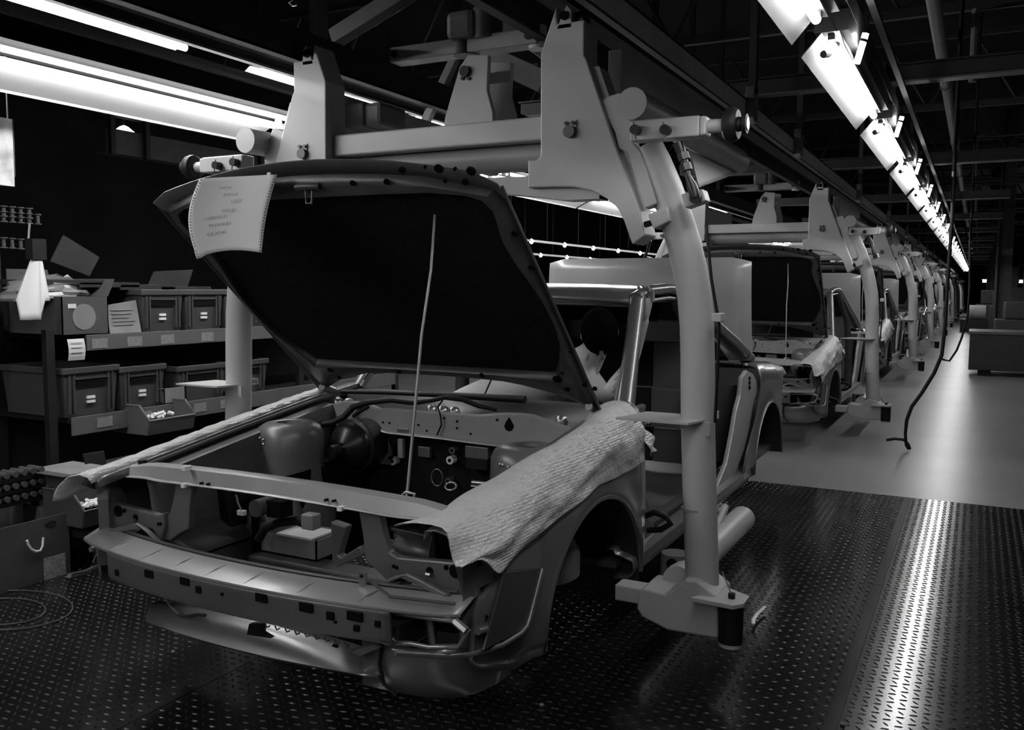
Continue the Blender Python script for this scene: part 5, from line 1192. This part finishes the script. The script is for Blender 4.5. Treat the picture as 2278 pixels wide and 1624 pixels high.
# open tray of parts hooked on the lower shelf
def tray(u0, u1, v0, v1, x, label, m=SHELF, parts=True):
    a, b = PX(u0, v0, x=x), PX(u1, v0, x=x); z0 = PX((u0+u1)/2, v1, x=x)[2]; y0, y1 = a[1], b[1]; d = 0.3; h = a[2] - z0
    t = thing('parts_tray', (x - d/2, (y0+y1)/2, z0), label, 'tray')
    mb = MB()
    mb.add([(x, y0, z0), (x, y1, z0), (x - d, y1, z0), (x - d, y0, z0)], [(0, 1, 2, 3)])
    mb.add([(x, y0, z0), (x - d, y0, z0), (x - d, y0, z0 + h), (x - 0.06, y0, z0 + h), (x + 0.02, y0, z0 + h*0.55)], [(0, 1, 2, 3, 4)])
    mb.add([(x, y1, z0), (x - d, y1, z0), (x - d, y1, z0 + h), (x - 0.06, y1, z0 + h), (x + 0.02, y1, z0 + h*0.55)], [(0, 1, 2, 3, 4)])
    mb.add([(x - d, y0, z0), (x - d, y1, z0), (x - d, y1, z0 + h), (x - d, y0, z0 + h)], [(0, 1, 2, 3)])
    mb.add([(x, y0, z0), (x, y1, z0), (x + 0.02, y1, z0 + h*0.45), (x + 0.02, y0, z0 + h*0.45)], [(0, 1, 2, 3)])
    mb.build('body', m, t, solid=0.006)
    MB().tube([(x - d, y0, z0 + h), (x - 0.06, y0, z0 + h), (x + 0.02, y0, z0 + h*0.5), (x + 0.022, y1, z0 + h*0.5), (x - 0.06, y1, z0 + h), (x - d, y1, z0 + h)], 0.007, 6).build('rim', m, t)
    if parts:
        for k in range(14):
            px_ = Vector((x - 0.05 - random.random()*0.14, y0 + 0.06 + random.random()*(y1 - y0 - 0.12), z0 + h*0.45 + random.random()*0.02))
            tag(MB().tube([tuple(px_), tuple(px_ + Vector((random.uniform(-.03, .03), random.uniform(-.04, .04), 0.012)))], 0.012, 8).build('small_part', WHITE, bevel=0), 'white plastic fitting lying in the ' + label.split(',')[0], 'fitting', 'fittings in the ' + label.split(',')[0])
    return t
tray(326, 428, 905, 960, RX + 0.16, 'grey open-front tray of white fittings, hooked over the lower shelf')
carton('small_carton', RX - 0.22, RX - 0.01, yb_(368, 890), yb_(415, 890), ZB + 0.005, 0.10, CARDL, 'small pale carton on the lower shelf beside the open tray', (('near', 0.1, 0.05),))
# low shelf: boxes and tray behind the nose of the car
carton('low_carton', RX + 0.05, RX + 0.38, PX(165, 1060, x=RX+.38)[1], PX(235, 1060, x=RX+.38)[1] + 0.05, PX(170, 1100, x=RX+.38)[2] - 0.05, 0.15, CARD, 'brown carton with pale lid on the low shelf behind the car nose', (('near', 0.0, 0.05),))
p = PX(165, 1062, x=RX + 0.36)
tag(MB().box((RX + 0.05, p[1] - 0.02, p[2] + 0.002), (RX + 0.36, p[1] + 0.22, p[2] + 0.02)).build('pale_card_sheet', CARDL, bevel=0.003), 'pale cardboard sheet lying on the low brown carton', 'card')
tray(180, 262, 1100, 1165, RX + 0.5, 'dark open tray on the low shelf, beside the car nose', BIN)
slab('leaning_card', [(186, 1010), (232, 1003), (240, 1050), (195, 1055)], RX + 0.2, 0.01, CARDD, 'small dark card standing on the low shelf boxes', 'card')
# low stand under those boxes
t = thing('low_stand', (RX + 0.3, 3.4, FZ), 'dark low stand carrying the boxes behind the car nose', 'stand')
zs = PX(200, 1165, x=RX + 0.4)[2]
MB().box((RX + 0.02, 2.95, zs - 0.05), (RX + 0.52, 4.2, zs - 0.012)).build('top', SHELFDK, t)
for x in (RX + 0.05, RX + 0.47):
    for y in (3.0, 4.15): MB().box((x, y, FZ), (x + 0.04, y + 0.04, zs - 0.04)).build('leg', SHELFDK, t)
# rows of small bottles / spools deep in the dark rack to the left
for r0, (v, n0) in enumerate(((470, 4), (482, 5), (540, 5))):
    for k in range(n0):
        p = PX(8 + 19*k, v + 1.5*k, x=RX - 0.3)
        t = thing('spool', (p[0], p[1], p[2] - 0.03), 'small dim spool in the rows hung on the dark board beside the rack', 'spool', 'small spools on the dark board')
        MB().lathe((p[0], p[1], p[2]), [(0.0, -0.03), (0.02, -0.03), (0.02, -0.024), (0.01, -0.02), (0.01, 0.02), (0.02, 0.024), (0.02, 0.03), (0.0, 0.03)], 12).build('core', mat('spool_grey', 0.035, 0.5), t, smooth=30)
        MB().tube([(p[0] - 0.06, p[1], p[2]), (p[0] + 0.0, p[1], p[2])], 0.004, 6).build('peg', SHELFDK, t)
tag(MB().box((RX - 0.40, 2.3, -0.2), (RX - 0.37, 3.0, 0.75)).build('spool_board', SHELFDK), 'dark board hung with small spools beside the rack', 'board')
# machine with knobbly rows in the lower left shade
t = thing('roller_rack', (RX + 0.02, 2.7, FZ), 'dark rack of small roller wheels low beside the parts rack', 'rack')
for k in range(3):
    z = PX(40, 1050 + 26*k, x=RX + 0.1)[2]
    MB().box((RX + 0.02, 2.55, z - 0.04), (RX + 0.14, 3.0, z - 0.02)).build('roller_tray', SHELFDK, t)
    for j in range(9):
        y = 2.57 + 0.048*j
        MB().tube([(RX + 0.04, y, z), (RX + 0.15, y, z)], 0.016, 10).build('roller', mat('roller_grey', 0.07, 0.4), t, smooth=40)
for y in (2.55, 2.97): MB().box((RX + 0.02, y, FZ), (RX + 0.05, y + 0.03, PX(40, 1040, x=RX)[2])).build('leg', SHELFDK, t)
# poster / board at the far left
a, b = PX(-60, 250, x=RX + 0.1), PX(33, 415, x=RX + 0.1)
t = thing('notice_board', (RX + 0.1, b[1], b[2]), 'pale notice sheet hanging at the rack end beneath the twin tube lamp', 'sign')
MB().box((RX + 0.09, a[1], b[2]), (RX + 0.10, b[1], a[2])).build('sheet', mat('faded_print', 0.40, 0.7, var=0.45, scale=9), t)
MB().tube([(RX + 0.095, b[1] + 0.004, b[2] + 0.05), (RX + 0.095, b[1] + 0.004, a[2])], 0.006, 6).build('edge_strip', SHELFDK, t)
for y in (a[1] + 0.02, b[1] - 0.02): MB().tube([(RX + 0.095, y, a[2]), (RX + 0.095, y, 1.2)], 0.004, 6).build('hanging_wire', STEEL, t)
# floor carton with rope handle
fa, fb = PX(0, 1312, z=FZ), PX(160, 1275, z=FZ)
top = PX(158, 1138, x=fb[0])[2]
bx0 = fb[0]
t = carton('floor_carton', bx0 - 0.5, bx0, fa[1] - 0.12, fb[1], FZ, top - FZ, CARD, 'large brown carton with a white rope handle on the floor beside the bumper', (('near', 1.2, 0.1),))
p = [PX(u, v, x=bx0 + 0.01) for u, v in [(60, 1202), (63, 1212), (70, 1222), (80, 1227), (90, 1225), (95, 1214), (96, 1196)]]
MB().tube(p, 0.006, 8).build('rope_handle', WHITE, t, smooth=60)
a, b = PX(98, 1252, x=bx0 + 0.003), PX(147, 1270, x=bx0 + 0.003)
MB().box((bx0, a[1], b[2] - 0.02), (bx0 + 0.003, b[1], a[2] + 0.02)).build('label', mat('label_print', 0.3, 0.8, var=0.4, scale=70), t)
p = PX(112, 1165, x=bx0); 
MB().tube([(bx0 + 0.002, p[1] + 0.03*math.cos(q), p[2] + 0.012*math.sin(q)) for q in np.linspace(0, 6.2832, 16)], 0.002, 6).build('marker_scrawl', BLACK, t)
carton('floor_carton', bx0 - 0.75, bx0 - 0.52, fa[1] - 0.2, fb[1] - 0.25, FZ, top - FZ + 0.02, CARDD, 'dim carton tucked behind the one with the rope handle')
# wire loops on the floor
for r_, o in ((0.36, 0.0), (0.24, -0.03)):
    c = PX(20, 1355, z=FZ + 0.012)
    tag(MB().tube([(c[0] + r_*0.9*math.cos(q), c[1] + o + r_*0.62*math.sin(q), FZ + 0.013) for q in np.linspace(0, 6.2832, 40)], 0.0035, 6).build('wire_loop', mat('dull_wire', 0.05, 0.5)), ('larger' if r_ > 0.3 else 'smaller') + ' loop of thin wire lying on the tread plate by the floor carton', 'wire', 'wire loops on the floor')
# pale box seen through the nose, standing on the floor under the car
bxa, bxb = PX(580, 1250, y=2.66), PX(704, 1250, y=2.66); bzt = PX(640, 1185, y=2.70)[2]
t = carton('pale_box', bxa[0], bxb[0], 2.66, 2.84, -1.078, bzt + 1.078, mat('mid_card', 0.19, 0.8, var=0.06), 'pale box resting on the crossbar inside the open car nose')
MB().box((bxa[0] + 0.09, 2.655, bzt), (bxb[0] - 0.02, 2.80, bzt + 0.008)).build('lid_sheet', WHITE, t)
# dropped clip and bits on the floor by the foot
tag(MB().tube([PX(u, v, z=FZ + 0.03) for u, v in [(1676, 1388), (1676, 1378), (1684, 1366), (1702, 1349)]], 0.008, 6, flat=0.4).build('plastic_strap', WHITE, smooth=60), 'short white plastic strap dropped on the tread plate by the hanger foot', 'strap')
for u, v in [(1735, 1404), (1205, 1568), (1140, 1455), (385, 1450), (1875, 1610)]:
    p = PX(u, v, z=FZ + 0.012)
    tag(MB().lathe(p, [(0.0, -0.003), (0.008, -0.003), (0.009, 0.002), (0.004, 0.006), (0.0, 0.006)], 8).build('floor_scrap', CARDL), 'tiny pale scrap lying on the tread plate', 'scrap', 'scraps on the tread plate')
# ================================================================== aisle side background
a = PX(2153, 835, z=FZ); z1 = PX(2158, 738, y=a[1])[2]
t = thing('steel_bin', (a[0] + 1.0, a[1] + 0.5, FZ), 'dark steel skip standing on the aisle floor', 'skip')
MB().box((a[0], a[1], FZ + 0.10), (a[0] + 2.4, a[1] + 1.1, z1)).build('body', mat('skip_grey', 0.035, 0.6, var=0.15), t, bevel=0.01)
MB().box((a[0] - 0.02, a[1] - 0.02, z1 - 0.04), (a[0] + 2.42, a[1] + 1.12, z1 + 0.01)).build('rim', mat('skip_rim', 0.10, 0.5), t, bevel=0.006)
MB().box((a[0] + 0.15, a[1] + 0.05, FZ), (a[0] + 0.35, a[1] + 1.05, FZ + 0.10)).build('runner', BLACK, t)
MB().box((a[0] + 2.0, a[1] + 0.05, FZ), (a[0] + 2.2, a[1] + 1.05, FZ + 0.10)).build('runner', BLACK, t)
for (u, y, w_, m_, lab) in [(2228, 30, 0.42, RAILMD, 'grey steel roof column beyond the dark skip'), (2205, 46, 0.5, RAILMD, 'dim steel roof column deep down the aisle')]:
    p = PX(u, 700, y=y); t = thing('roof_column', (p[0], y, FZ), lab, 'column')
    MB().box((p[0] - w_/2, y, FZ), (p[0] - w_/2 + 0.05, y + w_, 5.2)).build('flange', m_, t); MB().box((p[0] + w_/2 - 0.05, y, FZ), (p[0] + w_/2, y + w_, 5.2)).build('flange', m_, t)
    MB().box((p[0] - w_/2, y + w_/2 - 0.03, FZ), (p[0] + w_/2, y + w_/2 + 0.03, 5.2)).build('web', m_, t); MB().box((p[0] - w_/2 - 0.1, y - 0.1, FZ), (p[0] + w_/2 + 0.1, y + w_ + 0.1, FZ + 0.05)).build('base_plate', m_, t)
p = PX(2172, 695, y=36)
t = thing('white_drum', (p[0], 36, FZ), 'pale drum on a dark stand at the far end of the aisle', 'drum')
MB().tube([(p[0] - 0.3, 36, p[2]), (p[0] + 0.3, 36, p[2])], 0.26, 20).build('drum', mat('pale_drum', 0.35, 0.5), t, smooth=40)
MB().box((p[0] - 0.5, 35.6, FZ), (p[0] + 0.5, 36.4, p[2] - 0.24)).build('stand', SHELFDK, t)
for k, (u, v, w_, hh, y) in enumerate([(2262, 690, 1.6, 1.6, 34), (2200, 700, 1.0, 1.5, 42), (2250, 650, 1.2, 2.4, 38), (2270, 720, 1.2, 1.2, 27)]):
    p = PX(u, v, y=y); lab = ['machine bench with a shaped top beyond the skip', 'dim machine cabinet behind the pale drum', 'tall dim machine frame near the roof column', 'low dark machine right behind the skip'][k]
    t = thing('machine', (p[0], y, FZ), lab, 'machine')
    MB().box((p[0] - w_/2, y, FZ), (p[0] + w_/2, y + 0.8, FZ + hh*0.6)).build('cabinet', RAILMD, t, bevel=0.03)
    MB().box((p[0] - w_/3, y + 0.1, FZ + hh*0.6), (p[0] + w_/5, y + 0.6, FZ + hh)).build('head', RAILMD, t, bevel=0.05)
    MB().tube([(p[0] + w_/3, y + 0.3, FZ + hh*0.6), (p[0] + w_/3, y + 0.3, FZ + hh*1.2)], 0.04, 8).build('mast', RAILGR, t)
# air hose hanging over the aisle, looping to the second hanger foot
hy = 8.95
pts = [(2122, 395), (2119, 470), (2113, 560), (2107, 640), (2103, 720), (2095, 790), (2078, 830), (2052, 872), (2028, 905), (2017, 935), (2014, 965), (2016, 990), (2021, 1004), (2024, 1000), (2020, 988), (2010, 978), (1990, 976), (1972, 979)]
path = [PX(u, v, y=hy) for u, v in pts]
path = [(p[0], p[1], max(p[2], FZ + 0.02)) for p in path]
t = thing('air_hose', path[12], 'long black air hose hanging from above and looping onto the aisle floor', 'hose')
MB().tube([(path[0][0] + 0.02, hy, 5.2), (path[0][0], hy, 2.2)] + path, [0.018]*2 + [0.017]*10 + [0.014]*8, 10).build('hose', BLACK, t, smooth=70)
MB().tube([(path[0][0] - 0.005, hy - 0.02, path[0][2]), (path[0][0] - 0.005, hy - 0.02, path[0][2] + 0.05)], 0.012, 8).build('coupling', STEEL, t, smooth=40)
p2 = [PX(u, v, y=15.2) for u, v in [(2158, 540), (2157, 640), (2153, 700), (2140, 750), (2128, 780), (2112, 803), (2098, 800), (2092, 795)]]
tag(MB().tube([(p2[0][0], 15.2, 5.2)] + p2, 0.016, 8).build('air_hose', BLACK, smooth=70), 'thin dark air hose hanging near the third hanger foot', 'hose')
# hook dangling from the roof at the top
p = PX(652, 0, y=3.9)
tag(MB().tube([(p[0], 3.9, 2.2), p, PX(643, 6, y=3.9), PX(650, 13, y=3.9), PX(661, 11, y=3.9), PX(658, 4, y=3.9)], 0.004, 6).build('hook', STEEL, smooth=60), 'small bright hook hanging beside the slanting brace', 'hook')
# gear motor on the cross beam behind the rack side plate
p0, p1 = PX(783, 292, y=3.7), PX(868, 285, y=3.7)
t = thing('drive_unit', ((p0[0]+p1[0])/2, 3.7, p0[2]), 'dim grey drive unit resting on the cross beam of the hanger', 'motor')
MB().box((p0[0], 3.62, p0[2]), (p0[0] + 0.13, 3.85, p0[2] + 0.12)).build('body', RAILGR, t, bevel=0.008)
MB().box((p0[0] + 0.135, 3.62, p0[2]), (p1[0], 3.85, p0[2] + 0.115)).build('cap', RAILGR, t, bevel=0.02)

for o in bpy.data.objects:
    if '_w' in o: del o['_w']
    if 'stencil' in o: del o['stencil']
